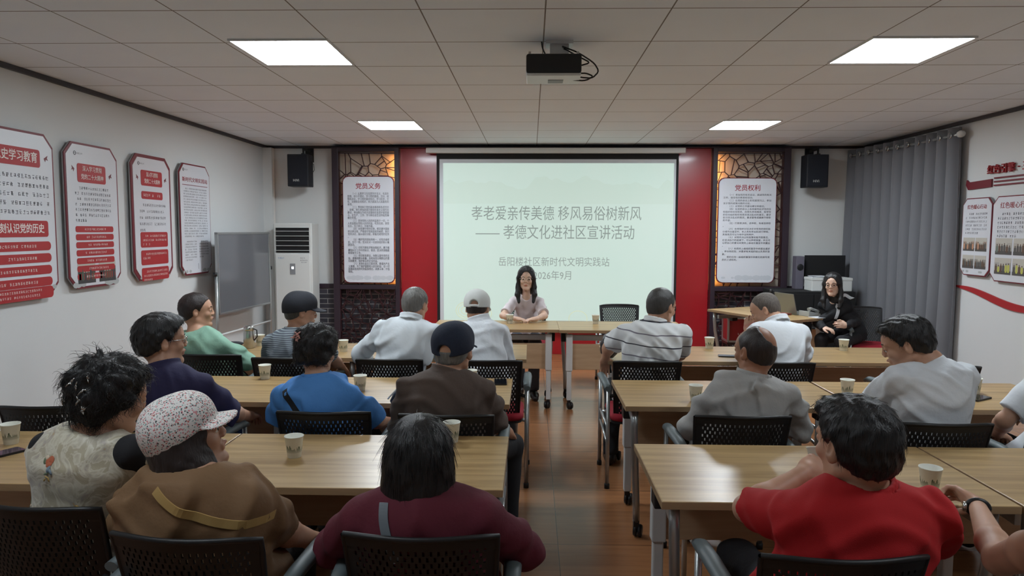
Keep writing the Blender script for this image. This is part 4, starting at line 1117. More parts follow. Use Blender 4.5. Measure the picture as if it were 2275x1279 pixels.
def person(label, pelvis, N, Hc, facing=0, head=(0, 0, 0), hs=1.0, sw=.175, girth=1.0, skin_='mid', hair=None, hair_t=.012, hair_m='black', cap=None,
           shirt=None, sleeve='short', collar=None, trousers='black_cloth', arms=None, knees=None, shoes='shoe', vx=.006, glasses=None, fold=.006, seed=1,
           shoulder_drop=.06, legs=True, neck_r=.052, hand_curl=.6, hands=(None, None), fists=None, sleeve_l=None, hem_z=.52, under=None):
    """all points in room coordinates; a body is one mesh, hair and clothes are children"""
    root = thing('person', label, 'person', (pelvis[0], pelvis[1], 0), facing)
    Rw = Rz(-facing); P0 = np.array([pelvis[0], pelvis[1], 0.])
    loc = lambda p: Rw@(np.array(p, float)-P0)
    pz = .56
    pel = np.array([0, 0, pz]); n = loc(N); h = loc(Hc)
    R = Rz(head[0])@Rx(-head[1])@Ry(head[2])
    g = girth; s = hs
    sp = nrm(n-pel)
    def spine(t):
        b_ = -.035*math.sin(PI*t); return pel+(n-pel)*t+np.array([0, b_, 0])
    def frame(a, b_):
        z = nrm(b_-a); x = nrm(np.cross([0, 1, 0], z)) if abs(z[1]) < .95 else np.array([1., 0, 0]); y = np.cross(z, x); return np.stack([x, y, z], 1)
    Rt = frame(spine(.4), spine(.8))
    SH = {}
    for sd in (-1, 1): SH[sd] = n+np.array([sd*(sw-.008), -.01, -shoulder_drop-.012])
    A = []
    for i, sd in enumerate((-1, 1)):
        if arms and arms[i]:
            e, w = loc(arms[i][0]), loc(arms[i][1])
        else:
            e = SH[sd]+np.array([sd*.055, .10, -.235]); w = e+np.array([-sd*.07, .22, -.03])
        if arms and arms[i] and len(arms[i]) > 4: SH[sd] = loc(arms[i][4])
        A.append((sd, SH[sd], e, w, arms[i][2] if arms and arms[i] and len(arms[i]) > 2 else None, arms[i][3] if arms and arms[i] and len(arms[i]) > 3 else None))
    def torso(V, o, k=.045):
        V.ell(pel+[0, .02, 0], np.array((.17*g, .135*g, .12))+o, None, k)
        V.ell(spine(.33), np.array((.150*g, .120*g, .17))+o, Rt, k)
        V.ell(spine(.66), np.array((.162*g*sw/.175, .112*g, .17))+o, Rt, k)
        V.ell(spine(.84)+[0, -.0, -.0], np.array((.140*sw/.175, .082*g, .085))+o, Rt, k)
        for sd in (-1, 1):
            V.cone(spine(.82), SH[sd], .058*g+o, .044+o, k)
            V.cone(n+[sd*.028, -.004, -.006], SH[sd]+[-sd*.03, 0, .004], .027+o*.5, .036+o, .03)
    # ---- body
    near = [n, h, *[a[1] for a in A], *[a[2] for a in A], *[a[3] for a in A]]
    lo = np.min(near, 0)-.20; hi = np.max(near, 0)+.20; lo[2] = max(min(lo[2]+.05, .6), .1)
    V = Vol(lo, hi, vx)
    V.ell(spine(.66), np.array((.145*g*sw/.175, .095*g, .16)), Rt, .05); V.ell(spine(.86), np.array((.12*sw/.175, .072, .08)), Rt, .05)
    for sd in (-1, 1): V.cone(spine(.84), SH[sd], .045*g, .044, .05)
    q = lambda p: h+R@(np.array(p, float)*s)
    V.cone(n+[0, -.004, -.03], n+[0, .0, .012], .062*neck_r/.052, neck_r, .03); V.cone(n+[0, 0, .0], q((0, -.02, -.055)), neck_r+.002, neck_r-.002, .025)
    for sd, sh, e, w, hd, hn in A:
        f = g**.5*(sw/.175)**.4
        V.chain([sh, sh*.55+e*.45+[0, -.006, 0], e, e*.72+w*.28, w], [.046*f, .044*f, .036*f, .039*f, .024*f], .02)
        hd_ = Rw@np.array(hd, float) if hd is not None else nrm(w-e); hn_ = Rw@np.array(hn, float) if hn is not None else np.array([-.2*sd, 0, -1.])
        hside = -sd if hn_[2] < 0 else sd
        dd, nn = nrm(hd_), hn_; x_ = np.cross(dd, nn)
        # the thumb lies on the side nearest the body's middle
        hside = 1 if np.dot(x_, np.array([-sd, .0, .35])) > 0 else -1
        hand_cones(V, w, hd_, hn_, hside, hand_curl, .95*(sw/.175)**.3, fists=fists)
    # head
    skull(V, h, R, s, 0, .012)
    V.ell(q((0, .022, -.035)), np.array((.060, .068, .080))*s, R, .02)
    V.ell(q((0, .045, .03)), np.array((.062, .052, .055))*s, R, .02)
    V.cone(q((-.052, -.005, -.055)), q((-.016, .066, -.098)), .020*s, .019*s, .02); V.cone(q((.052, -.005, -.055)), q((.016, .066, -.098)), .020*s, .019*s, .02)
    V.ell(q((0, .074, -.098)), np.array((.022, .018, .018))*s, R, .012)
    for sd in (-1, 1):
        V.ell(q((sd*.036, .066, -.025)), np.array((.024, .022, .022))*s, R, .015)      # cheeks
        V.ell(q((sd*.031, .104, .006)), np.array((.019, .016, .013))*s, R, .012, 's')   # eye sockets
        V.ell(q((sd*.031, .083, .004)), np.array((.0150, .0128, .0118))*s, R, .004)       # eyelids
        V.ell(q((sd*.079, -.006, -.004)), np.array((.010, .019, .033))*s, R@Rz(-sd*.45)@Rx(.15), .006)
        V.ell(q((sd*.090, .000, .002)), np.array((.008, .010, .018))*s, R@Rz(-sd*.45)@Rx(.15), .004, 's')
        V.cone(q((sd*.046, .080, .024)), q((sd*.008, .092, .020)), .0075*s, .008*s, .008)
        V.ell(q((sd*.0115, .098, -.028)), np.array((.008, .009, .0075))*s, R, .005)
    V.cone(q((0, .088, .018)), q((0, .102, -.020)), .0080*s, .0100*s, .008)
    V.cone(q((-.019, .086, -.056)), q((0, .094, -.053)), .006*s, .0075*s, .005); V.cone(q((.019, .086, -.056)), q((0, .094, -.053)), .006*s, .0075*s, .005)
    V.cone(q((-.016, .086, -.066)), q((.016, .086, -.066)), .007*s, .007*s, .005)
    V.cone(q((-.02, .097, -.0602)), q((.02, .097, -.0602)), .002*s, .002*s, .003, 's')
    vs, fs = V.mesh()
    cen = vs[fs[:, 0]]; l = (cen-h)@R/s
    lip = (np.abs(l[:, 0]) < .019-np.abs(l[:, 2]+.060)*.9) & (l[:, 2] < -.0515) & (l[:, 2] > -.0695) & (l[:, 1] > .078)
    mi = lip.astype(np.int32); mats = [SK[skin_], LIP]
    if hair in ('crop', 'bald'):      # shaven or thin hair shows as a darker scalp
        pass
    body = np_mesh('body', vs, fs, mats, root, mi)
    for sd in (-1, 1):
        e = MB(); rr = .0112*s
        e.lathe([(rr*math.cos(a), rr*math.sin(a)) for a in np.linspace(-PI/2, .72, 10)], 14, mi=0); e.lathe([(rr*1.01*math.cos(a), rr*1.01*math.sin(a)) for a in np.linspace(.76, PI/2, 5)], 14, mi=1)
        o = e.build('eye', [EYEW, IRIS], root); c = q((sd*.031, .0852, .0005)); M_ = Matrix(((R@Rx(-PI/2))).tolist()).to_4x4(); M_.translation = Vector(c); o.matrix_local = M_
    if hair_m != 'crop_none':
        for sd in (-1, 1):
            MB().tube([q((sd*.016, .0975, .024)), q((sd*.03, .0965, .029)), q((sd*.046, .085, .024))], [.0022*s, .003*s, .0015*s], 6).build('eyebrow', HM.get(hair_m, HM['black']), root)
    # ---- hair
    hl = head_local(h, R, s)
    if hair:
        ext = {'long': .34, 'bob': .22}.get(hair, .17)
        HV = Vol(h-np.array([.2, .2, ext+.03]), h+np.array([.2, .2, .2]), min(vx, .005))
        t = hair_t
        if cap and hair == 'short': t = min(t, .006)
        if hair in ('short', 'bald', 'crop', 'thick'):
            skull(HV, h, R, s, t, .012)
            if hair == 'thick':
                HV.ell(q((0, .03, .075)), np.array((.068, .06, .045))*s, R, .03); HV.ell(q((-.02, .07, .085)), np.array((.045, .03, .028))*s, R, .02)
            HV.field(lambda X, Y, Z: (lambda a: np.interp(a[1], *HAIRLINE).astype(np.float32)-a[2]-.06*np.maximum(np.abs(a[0])-.055, 0)*0)(hl(X, Y, Z)), k=.01)
            if hair == 'bald': HV.ell(q((.03, -.075, .09)), np.array((.052, .056, .056))*s, R, .02, 's'); HV.ell(q((0, .07, .10)), np.array((.05, .06, .045))*s, R, .02, 's')
            for sd in (-1, 1): HV.ell(q((sd*.088, .008, -.01)), np.array((.022, .028, .034))*s, R, .008, 's')
        elif hair == 'perm':
            skull(HV, h, R, s, .026, .02); HV.ell(q((0, -.02, .07)), np.array((.10, .10, .075))*s, R, .03)
            HV.field(lambda X, Y, Z: (lambda a: np.interp(a[1], [-.14, -.06, 0, .03, .06, .12], [-.06, -.058, -.02, .0, .06, .08]).astype(np.float32)-a[2])(hl(X, Y, Z)), k=.02)
            for sd in (-1, 1): HV.ell(q((sd*.098, .012, -.03)), np.array((.028, .03, .045))*s, R, .01, 's')
        elif hair == 'bob':
            skull(HV, h, R, s, .010 if cap else .022, .02)
            HV.ell(q((0, -.028, -.05-.02*bool(cap))), np.array((.102, .098, .150))*s, R, .03); HV.ell(q((0, -.02, -.10)), np.array((.104, .090, .11))*s, R, .03)
            HV.ell(q((0, .13, -.05)), np.array((.072, .085, .16))*s, R, .02, 's')
            HV.field(lambda X, Y, Z: (lambda a: -.165+.012*np.sin(a[0]*90)-a[2])(hl(X, Y, Z)), k=.008)
        elif hair == 'long':
            skull(HV, h, R, s, .015, .015)
            HV.ell(q((0, -.045, -.06)), np.array((.082, .062, .15))*s, R, .03)
            HV.ell(q((0, .115, -.03)), np.array((.059, .085, .125))*s, R, .012, 's'); HV.cone(q((0, .055, -.085)), q((0, .055, -.3)), .085, .09, .012, 's')
            for sd in (-1, 1):
                HV.chain([q((sd*.045, .05, .09)), q((sd*.078, .035, .01)), q((sd*.085, .03, -.08)), q((sd*.088, .06, -.16)), q((sd*.075, .085, -.235))], [.018, .018, .022, .025, .016], .02)
        elif hair == 'updo':
            skull(HV, h, R, s, .025, .02)
            rng = np.random.RandomState(seed)
            for k in range(34):
                a = rng.uniform(-1, 1); b_ = rng.uniform(-.2, 1); r_ = .105*s
                c = q((r_/s*math.cos(b_)*math.sin(a*2.2), -.02-r_/s*math.cos(b_)*math.cos(a*2.2), .03+r_/s*math.sin(b_)*.9)); HV.ell(c, rng.uniform(.014, .026, 3), Rz(rng.uniform(0, 3)), .012)
            HV.ell(q((-.02, -.07, .03)), (.075, .06, .07), R, .03)
            HV.chain([q((-.07, -.06, .09)), q((-.10, -.07, .115)), q((-.13, -.08, .105)), q((-.145, -.08, .09))], [.014, .006, .005, .004], .01)
            HV.chain([q((-.03, -.06, .11)), q((-.045, -.06, .14)), q((-.02, -.06, .15)), q((.0, -.05, .13))], [.012, .006, .006, .008], .01)
            HV.chain([q((-.09, -.06, .0)), q((-.115, -.06, -.02)), q((-.10, -.06, -.05))], [.02, .018, .01], .01)
            HV.field(lambda X, Y, Z: (lambda a: np.interp(a[1], [-.14, -.06, 0, .03, .06, .12], [-.085, -.08, -.03, .0, .06, .08]).astype(np.float32)-a[2])(hl(X, Y, Z)), k=.02)
        na = {'perm': .007, 'updo': .009, 'bob': .0015, 'long': .002, 'thick': .003}.get(hair, .0012)
        fr = {'perm': 75, 'updo': 60}.get(hair, 130)
        HV.add(lambda X, Y, Z: (lambda a: (na*(np.sin(a[0]*fr+2*np.sin(a[2]*fr*.5))*np.sin(a[1]*fr*.8+1.5*np.sin(a[0]*fr*.6)) + .6*na*np.sin(a[0]*fr*2.1)*np.sin(a[1]*fr*1.7)*(1 if fr < 100 else 1))).astype(np.float32))(hl(X, Y, Z)))
        if cap: HV.field(lambda X, Y, Z: (lambda a: a[2]-.030-.25*a[1])(hl(X, Y, Z)), k=.004)
        hv, hf = HV.mesh()
        extra = None
        if len(hf) and hair in ('perm', 'updo', 'bob', 'long', 'thick', 'short') and not cap:
            extra = strands(hv, hf, h, R, s, hair, seed)
        ho = np_mesh('hair', hv, hf, HM[hair_m], root, extra=extra)
    # ---- cap
    if cap:
        CV = Vol(h-np.array([.22, .22, .12]), h+np.array([.22, .22, .2]), .0045 if vx <= .006 else .005)
        skull(CV, h, R, s, .018, .012); CV.ell(q((0, .025, .075)), np.array((.078, .072, .062))*s, R, .03)
        CV.ell(q((0, -.045, .055)), np.array((.086, .072, .078))*s, R, .03)
        CV.field(lambda X, Y, Z: (lambda a: .012+.24*a[1]-a[2])(hl(X, Y, Z)), k=.003)
        if cap.get('arch'): CV.ell(q((0, -.130, .008)), np.array((.034, .05, .030))*s, R, .004, 's')
        bl = cap.get('brim', .085)
        # brim
        Bq = q((0, .088, .038)); RB = R@Rx(-.22)
        def brim(X, Y, Z):
            x, y, z = X-Bq[0], Y-Bq[1], Z-Bq[2]
            u = RB[0, 0]*x+RB[1, 0]*y+RB[2, 0]*z; v = RB[0, 1]*x+RB[1, 1]*y+RB[2, 1]*z; w_ = RB[0, 2]*x+RB[1, 2]*y+RB[2, 2]*z
            rr = np.sqrt((u/.080)**2+(v/bl)**2); e = (rr-1)*.075
            sheet = np.abs(w_+3.2*u*u)-.0042
            return np.maximum(np.maximum(e, sheet), -v-.03).astype(np.float32)
        CV.put(brim, Bq-.16, Bq+.16, .006, 'u')
        cv, cf = CV.mesh(); co = np_mesh('cap', cv, cf, M[cap['mat']], root)
        MB().lathe([(0, .004), (.006, .003), (.008, 0)], 12).build('button', M[cap.get('button', cap['mat'])], co, loc=tuple(q((0, -.0, .140))))
        if cap.get('strap'):
            MB().tube([q((x, -math.sqrt(max(0, 1-(x/.088)**2))*.121-.002, -.004)) for x in np.linspace(-.05, .05, 9)], .008, 8, flat=.4).build('strap', M[cap['mat']], co)
    # ---- glasses
    if glasses:
        gm = M[glasses]; G_ = MB()
        for sd in (-1, 1):
            G_.tube([q((sd*.031+.021*math.cos(a), .108-.02*abs(math.cos(a))*(1 if math.cos(a)*sd > 0 else 0), .0+.017*math.sin(a))) for a in np.linspace(0, 2*PI, 21)], .0013*s, 6, cap=False)
            G_.tube([q((sd*.051, .092, .006)), q((sd*.078, .045, .008)), q((sd*.081, .005, .008)), q((sd*.079, -.012, -.004))], .0014*s, 6)
        G_.tube([q((-.011, .110, .003)), q((0, .113, .006)), q((.011, .110, .003))], .0013*s, 6)
        G_.build('glasses', gm, root)
    # ---- shirt
    if shirt:
        sl = {'short': .78, 'half': 1.0, 'long': 2.0, 'none': 0}[sleeve]; ease = .011
        pts = [pel, n, *[a[1] for a in A]]
        if sleeve != 'none': pts += [a[2] for a in A]
        if sleeve == 'long': pts += [a[3] for a in A]
        lo = np.min(pts, 0)-.2; hi = np.max(pts, 0)+.2; lo[2] = .46; hi[2] = n[2]+.10
        SV = Vol(lo, hi, vx*1.15)
        torso(SV, ease)
        SV.ell(pel+[0, .01, -.0], (.19*g, .15*g, .14), None, .06)
        F1 = SV.F
        for sd, sh, e, w, hd, hn in A:
            f = g**.5*(sw/.175)**.4
            if sleeve == 'none': continue
            if sl <= 1:
                end = sh+(e-sh)*sl; T = Vol(SV.lo, SV.lo+SV.vx*(SV.n-1), SV.vx); T.F = T.F[:F1.shape[0], :F1.shape[1], :F1.shape[2]]; T.n = np.array(T.F.shape)
                T.chain([sh, sh*.5+end*.5, end+(e-sh)*.3], [.052*f+ease*.3, .056*f+ease*.3, .060*f+ease*.5], .02)
                dv = nrm(e-sh); T.field(lambda X, Y, Z: ((X-end[0])*dv[0]+(Y-end[1])*dv[1]+(Z-end[2])*dv[2]).astype(np.float32), k=.004)
                SV.F[:] = smin(SV.F, T.F, .018)
            else:
                SV.chain([sh, sh*.5+e*.5, e, e*.5+w*.5, w*.93+e*.07], [.050*f+ease*.3, .056*f+ease*.3, .050*f+ease*.4, .047*f+ease*.3, .035*f+ease*.3], .016)
                SV.cone(w*.97+e*.03, w*.93+e*.07, .036, .038, .004)
        up_ = nrm(nrm(q((0, -.02, -.055))-n)+np.array([0, 0, .9]))
        ff = folds(fold*1.6, seed); SV.add(lambda X, Y, Z: (ff(X, Y, Z)*np.clip((np.sqrt((X-n[0])**2+(Y-n[1])**2+(Z-n[2])**2)-.075)/.06, 0, 1)).astype(np.float32))
        SV.cone(n-up_*.04, n+up_*.05, neck_r+.016, neck_r+.010, .02)
        top = .010 if not collar else .016
        def ncut(X, Y, Z):
            x, y, z = X-n[0], Y-n[1], Z-n[2]; w_ = x*up_[0]+y*up_[1]+z*up_[2]
            r_ = np.sqrt(np.maximum(x*x+y*y+z*z-w_*w_, 0)); return np.maximum(top-w_, r_-neck_r-.032).astype(np.float32)
        SV.put(ncut, n-.2, n+.2, .004, 's')
        SV.cone(n+[0, .05, -.0], n+[0, .06, .1], .045, .06, .006, 's')
        if collar in ('polo', 'shirt', 'high'):
            hgt = {'polo': .017, 'shirt': .021, 'high': .03}[collar]; c0 = n+up_*.016
            fr = frame(c0, c0+up_)
            def ring(X, Y, Z):
                x, y, z = X-c0[0], Y-c0[1], Z-c0[2]
                u = fr[0, 0]*x+fr[1, 0]*y+fr[2, 0]*z; v = fr[0, 1]*x+fr[1, 1]*y+fr[2, 1]*z; w_ = fr[0, 2]*x+fr[1, 2]*y+fr[2, 2]*z
                rr = np.sqrt(u*u+(v/1.08)**2)-(neck_r+.0185+.4*np.maximum(.004-w_, 0)); return (np.maximum(np.abs(rr)-.0062, np.abs(w_-hgt*.25)-hgt)).astype(np.float32)
            SV.put(ring, c0-.12, c0+.12, .0035, 'u')
        SV.field(lambda X, Y, Z: (hem_z-Z+0*X+0*Y).astype(np.float32), k=.004)
        sv, sf = SV.mesh()
        so = np_mesh('shirt', sv, sf, M[shirt], root)
        root['_dummy'] = 0; del root['_dummy']
    if under:
        pts = [n, *[a[1] for a in A], *[a[2] for a in A], *[a[3] for a in A]]; lo = np.min(pts, 0)-.15; hi = np.max(pts, 0)+.15
        UV = Vol(lo, hi, vx*1.15)
        for sd, sh, e, w, hd, hn in A: UV.chain([sh+(sh-e)*.12, sh*.5+e*.5, e, e*.5+w*.5, w*.95+e*.05], [.054, .054, .046, .042, .033], .016)
        UV.cone(n-up_*.03, n+up_*.022, neck_r+.012, neck_r+.006, .01)
        UV.add(folds(fold*.8, seed+9)); UV.put(lambda X, Y, Z: (up_[0]*(n[0]-X)+up_[1]*(n[1]-Y)+up_[2]*(n[2]-Z)+.018).astype(np.float32), n-.09, n+.09, .003, 's')
        a_, b_ = UV.mesh(); np_mesh('undershirt', a_, b_, M[under], root)
    # ---- trousers and shoes
    if legs:
        K = []
        for i, sd in enumerate((-1, 1)):
            if knees and knees[i]: kn, an = loc(knees[i][0]), loc(knees[i][1])
            else: kn = np.array([sd*.11, .40, .53]); an = np.array([sd*.12, .36, .09])
            K.append((sd, kn, an))
        pts = [pel, *[k[1] for k in K], *[k[2] for k in K]]; lo = np.min(pts, 0)-.2; hi = np.max(pts, 0)+.16; lo[2] = -.02; hi[2] = .72
        LV = Vol(lo, hi, max(vx*1.3, .007))
        LV.ell(pel+[0, .0, .0], (.165*g, .135*g, .085), None, .04)
        for sd, kn, an in K:
            hp = pel+[sd*.09, .03, -.01]
            LV.cone(hp, kn, .078*g, .062, .03); LV.cone(kn, an, .062, .052, .03)
        LV.add(folds(.004, seed+3)); LV.field(lambda X, Y, Z: (.078-Z+0*X+0*Y).astype(np.float32), k=.003)
        a_, b_ = LV.mesh(); np_mesh('trousers', a_, b_, M[trousers], root)
        if shoes:
            for sd, kn, an in K:
                FV = Vol(np.array([an[0]-.1, an[1]-.12, -.02]), np.array([an[0]+.1, an[1]+.26, .16]), .007)
                FV.cone((an[0], an[1]-.02, .05), (an[0]+sd*.01, an[1]+.09, .045), .040, .040, .02); FV.cone((an[0]+sd*.01, an[1]+.09, .045), (an[0]+sd*.02, an[1]+.17, .032), .040, .030, .02); FV.cone((an[0], an[1]-.01, .06), (an[0], an[1]-.005, .10), .036, .038, .02)
                FV.field(lambda X, Y, Z: (.004-Z+0*X+0*Y).astype(np.float32), k=.002)
                a_, b_ = FV.mesh(); np_mesh('shoe', a_, b_, M[shoes], root)
    return root

def strands(hv, hf, h, R, s, kind, seed):
    """fine tapered locks lying on the hair surface, following its flow"""
    rng = np.random.RandomState(seed+50)
    n, ln, wd, lift, steps = {'perm': (1300, .035, .0011, .016, 5), 'updo': (1900, .055, .0010, .02, 6), 'bob': (1800, .075, .0011, -.004, 6), 'long': (500, .06, .0010, -.004, 5), 'thick': (1200, .03, .0010, .003, 4), 'short': (900, .018, .0008, .004, 3)}[kind]
    fi = rng.randint(0, len(hf), n); P = hv[hf[fi]]; c = P.mean(1)
    N_ = np.cross(P[:, 2]-P[:, 0], P[:, 3]-P[:, 1]); N_ /= (np.linalg.norm(N_, axis=1, keepdims=True)+1e-9)
    upv = R[:, 2]; crown = h+R@(np.array([0, -.04, .12])*s)
    fl = c-crown; fl = fl-(fl*N_).sum(1, keepdims=True)*N_
    dn = -upv[None]-(-upv[None]*N_).sum(1, keepdims=True)*N_
    D = fl/(np.linalg.norm(fl, axis=1, keepdims=True)+1e-6)+dn*1.2
    if kind in ('perm', 'updo'): D = D+rng.normal(0, .9, D.shape)
    else: D = D+rng.normal(0, .06, D.shape)
    D -= (D*N_).sum(1, keepdims=True)*N_; D /= (np.linalg.norm(D, axis=1, keepdims=True)+1e-9)
    Vx, Fx = [], []
    curl = {'perm': 3.2, 'updo': 2.4}.get(kind, .25); L = ln*rng.uniform(.5, 1.2, n)
    if kind in ('bob', 'long'):
        zl = (c-h)@R[:, 2]; L = np.minimum(L, np.maximum(zl+.19*s, .02))
    if kind in ('thick', 'short'):
        zl = (c-h)@R[:, 2]; yl = (c-h)@R[:, 1]; L = np.where((zl < -.02*s) & (yl < .02), L*.35, L)
    p = c-N_*.001; side = np.cross(N_, D); base = 0
    rows = []
    ph = rng.uniform(0, 6, n)
    for k in range(steps+1):
        t = k/steps; w = wd*(1-.75*t)
        rows.append((p+side*w, p-side*w, p+N_*w*1.2))
        dirn = D+side*(curl*np.sin(ph+t*5)[:, None]*.45)+N_*(lift/ln)*(1-1.3*t)-upv[None]*(.25*t)
        dirn /= np.linalg.norm(dirn, axis=1, keepdims=True); p = p+dirn*(L/steps)[:, None]
    V_ = np.stack([np.stack(r, 1) for r in rows], 1).reshape(n, -1, 3)    # n, (steps+1)*3, 3
    idx = np.arange(n)[:, None]*((steps+1)*3)
    for k in range(steps):
        for a, b_ in ((0, 1), (1, 2), (2, 0)):
            q = np.array([k*3+a, k*3+b_, (k+1)*3+b_, (k+1)*3+a])[None]; Fx.append(idx+q)
    return V_.reshape(-1, 3), np.concatenate(Fx)

# ------------------------------------------------------------------ cloths
def cloth(name, rgb, rough=.85, b=(60, .15)): return mat(name, rgb, rough, bump=b)
def striped(name, base, stripe, period, width, second=None, tilt=(0, 0)):
    m = mat(name, base, .85); N, L, b = nodes(m)
    tc = N.new('ShaderNodeTexCoord'); sp = N.new('ShaderNodeSeparateXYZ'); L.new(tc.outputs['Object'], sp.inputs[0])
    nz = N.new('ShaderNodeTexNoise'); nz.inputs['Scale'].default_value = 3.5; L.new(tc.outputs['Object'], nz.inputs['Vector'])
    z = math_node(N, L, 'MULTIPLY_ADD', nz.outputs[0], .05, sp.outputs[2])
    z = math_node(N, L, 'MULTIPLY_ADD', sp.outputs[0], tilt[0], z); z = math_node(N, L, 'MULTIPLY_ADD', sp.outputs[1], tilt[1], z)
    f = math_node(N, L, 'FRACT', math_node(N, L, 'DIVIDE', z, period))
    on = math_node(N, L, 'LESS_THAN', f, width/period)
    c = mixrgb(N, L, on, lin(base), lin(stripe))
    if second:
        f2 = math_node(N, L, 'FRACT', math_node(N, L, 'DIVIDE', z, period*2)); c2 = mixrgb(N, L, math_node(N, L, 'GREATER_THAN', f2, .5), lin(stripe), lin(second)); c = mixrgb(N, L, on, lin(base), c2)
    L.new(c, b.inputs['Base Color']); return m
M['white_cloth'] = cloth('white_cotton', (214, 218, 222)); M['white_cloth2'] = cloth('white_linen', (206, 212, 216), .9, (22, .25)); M['pinkwhite'] = cloth('pale_pink_white_knit', (214, 204, 206))
M['green_cloth'] = cloth('pale_green_cotton', (140, 180, 158)); M['navy_cloth'] = cloth('navy_cotton', (34, 30, 66)); M['blue_cloth'] = cloth('bright_blue_cotton', (78, 138, 206), .8, (30, .3))
M['brown_cloth'] = cloth('brown_jersey', (84, 70, 62)); M['grey_cloth'] = cloth('light_grey_cotton', (166, 165, 162), .85, (30, .3)); M['maroon_cloth'] = cloth('maroon_jersey', (88, 18, 36))
M['red_cloth'] = cloth('red_pique', (176, 14, 20), .85, (500, .2)); M['tan_cloth'] = cloth('tan_brown_cotton', (118, 88, 58), .8, (25, .35)); M['black_cloth'] = cloth('black_cloth', (24, 24, 28)); M['charcoal'] = cloth('charcoal_trousers', (66, 68, 76))
M['jeans'] = cloth('blue_denim', (60, 82, 116)); M['navy_cap'] = cloth('navy_cap_cotton', (30, 38, 56)); M['black_cap'] = cloth('black_cap_cotton', (28, 30, 38)); M['white_cap'] = cloth('white_cap_cotton', (206, 208, 204))
M['stripe_white'] = striped('white_with_dark_stripes', (216, 218, 218), (52, 52, 62), .078, .008, (122, 118, 128), (.10, 0))
M['stripe_grey'] = striped('grey_with_fine_stripes', (84, 90, 100), (150, 162, 164), .014, .004, None, (-.05, 0))
def floral_cap():
    m = mat('floral_cotton', (222, 218, 214), .85); N, L, b = nodes(m); tc = N.new('ShaderNodeTexCoord'); c = lin((224, 220, 216))
    for sc, th, col, off in ((120, .34, (206, 140, 144), 0), (105, .26, (70, 78, 76), 5), (130, .30, (136, 164, 160), 9), (95, .18, (40, 40, 50), 14), (110, .24, (196, 104, 96), 21)):
        mp = N.new('ShaderNodeMapping'); mp.inputs['Location'].default_value = (off, off*.7, off*.3); L.new(tc.outputs['Object'], mp.inputs[0])
        w = N.new('ShaderNodeTexNoise'); w.inputs['Scale'].default_value = 130; L.new(mp.outputs[0], w.inputs['Vector'])
        v = N.new('ShaderNodeTexVoronoi'); v.inputs['Scale'].default_value = sc; L.new(mp.outputs[0], v.inputs['Vector'])
        d = math_node(N, L, 'MULTIPLY_ADD', w.outputs[0], .55, v.outputs['Distance'])
        c = mixrgb(N, L, math_node(N, L, 'LESS_THAN', d, th+.24), c, lin(col))
    L.new(c, b.inputs['Base Color']); return m
M['floral'] = floral_cap()
def brocade():
    m = mat('cream_brocade', (186, 176, 150), .45, sheen=.3); N, L, b = nodes(m); tc = N.new('ShaderNodeTexCoord')
    n = N.new('ShaderNodeTexNoise'); n.inputs['Scale'].default_value = 14; n.inputs['Detail'].default_value = 5; n.inputs['Distortion'].default_value = 2.2; L.new(tc.outputs['Object'], n.inputs['Vector'])
    r = N.new('ShaderNodeValToRGB'); E = r.color_ramp.elements; E[0].position = .42; E[0].color = lin((176, 166, 142)); E[1].position = .56; E[1].color = lin((190, 182, 160))
    e = r.color_ramp.elements.new(.485); e.color = lin((206, 200, 182)); e = r.color_ramp.elements.new(.66); e.color = lin((168, 158, 148)); e = r.color_ramp.elements.new(.72); e.color = lin((176, 150, 108))
    L.new(n.outputs[0], r.inputs[0]); L.new(r.outputs[0], b.inputs['Base Color'])
    bp = N.new('ShaderNodeBump'); bp.inputs['Strength'].default_value = .5; bp.inputs['Distance'].default_value = .004; L.new(n.outputs[0], bp.inputs['Height']); L.new(bp.outputs[0], b.inputs['Normal']); return m
M['brocade'] = brocade()

NV = .0045
PP = {}
PP['speaker'] = person('woman facing the room in a pale T-shirt, long dark hair, hands on the front desk', (-.05, 7.56), (-.047, 7.42, .985), (-.05, 7.36, 1.165), PI, (0, .05, 0), .98, sw=.135, girth=.80, skin_='pale', hair='long', hair_m='black',
    shirt='pinkwhite', sleeve='short', trousers='charcoal', glasses='chrome', vx=.005, neck_r=.042, seed=3, fold=.003, hands=(0, 0), hand_curl=.9,
    arms=(((.14, 7.2, .80), (.045, 7.05, .785), (-.8, -.25, -.05), (0, 0, -1)), ((-.285, 7.2, .80), (-.145, 7.05, .785), (.8, -.25, -.05), (0, 0, -1))),
    knees=(((.04, 7.12, .52), (.03, 7.04, .10)), ((-.14, 7.12, .52), (-.1, 7.2, .10))))
PP['side'] = person('seated woman in a dark cardigan with glasses, turned from the laptop towards the room', (3.42, 7.72), (3.25, 7.74, .93), (3.176, 7.64, 1.10), PI*.72, (.30, .05, .05), .98, sw=.14, girth=.84, skin_='pale', hair='long', hair_m='black',
    shirt='black_cloth', sleeve='long', trousers='black_cloth', glasses='black', vx=.0055, neck_r=.042, seed=4, fold=.003,
    arms=(((3.02, 7.62, .70), (3.02, 7.45, .66), (.5, -.8, 0), (0, 0, -1)), ((3.40, 7.58, .71), (3.26, 7.45, .69), (-.9, -.2, .1), (0, 1, -.3))))
PP['green'] = person('man in a pale green T-shirt near the left wall, head turned to the right', (-2.16, 4.87), (-2.27, 4.80, .955), (-2.283, 4.83, 1.10), -.2, (-1.0, -.05, 0), 1.0, hair='short', hair_m='brownblack', hair_t=.010, shirt='green_cloth', sleeve='half', vx=.006, seed=5,
    sw=.185, arms=(None, ((-1.97, 4.93, .72), (-1.78, 5.06, .70), (.9, .3, -.2), (0, .1, -1))))
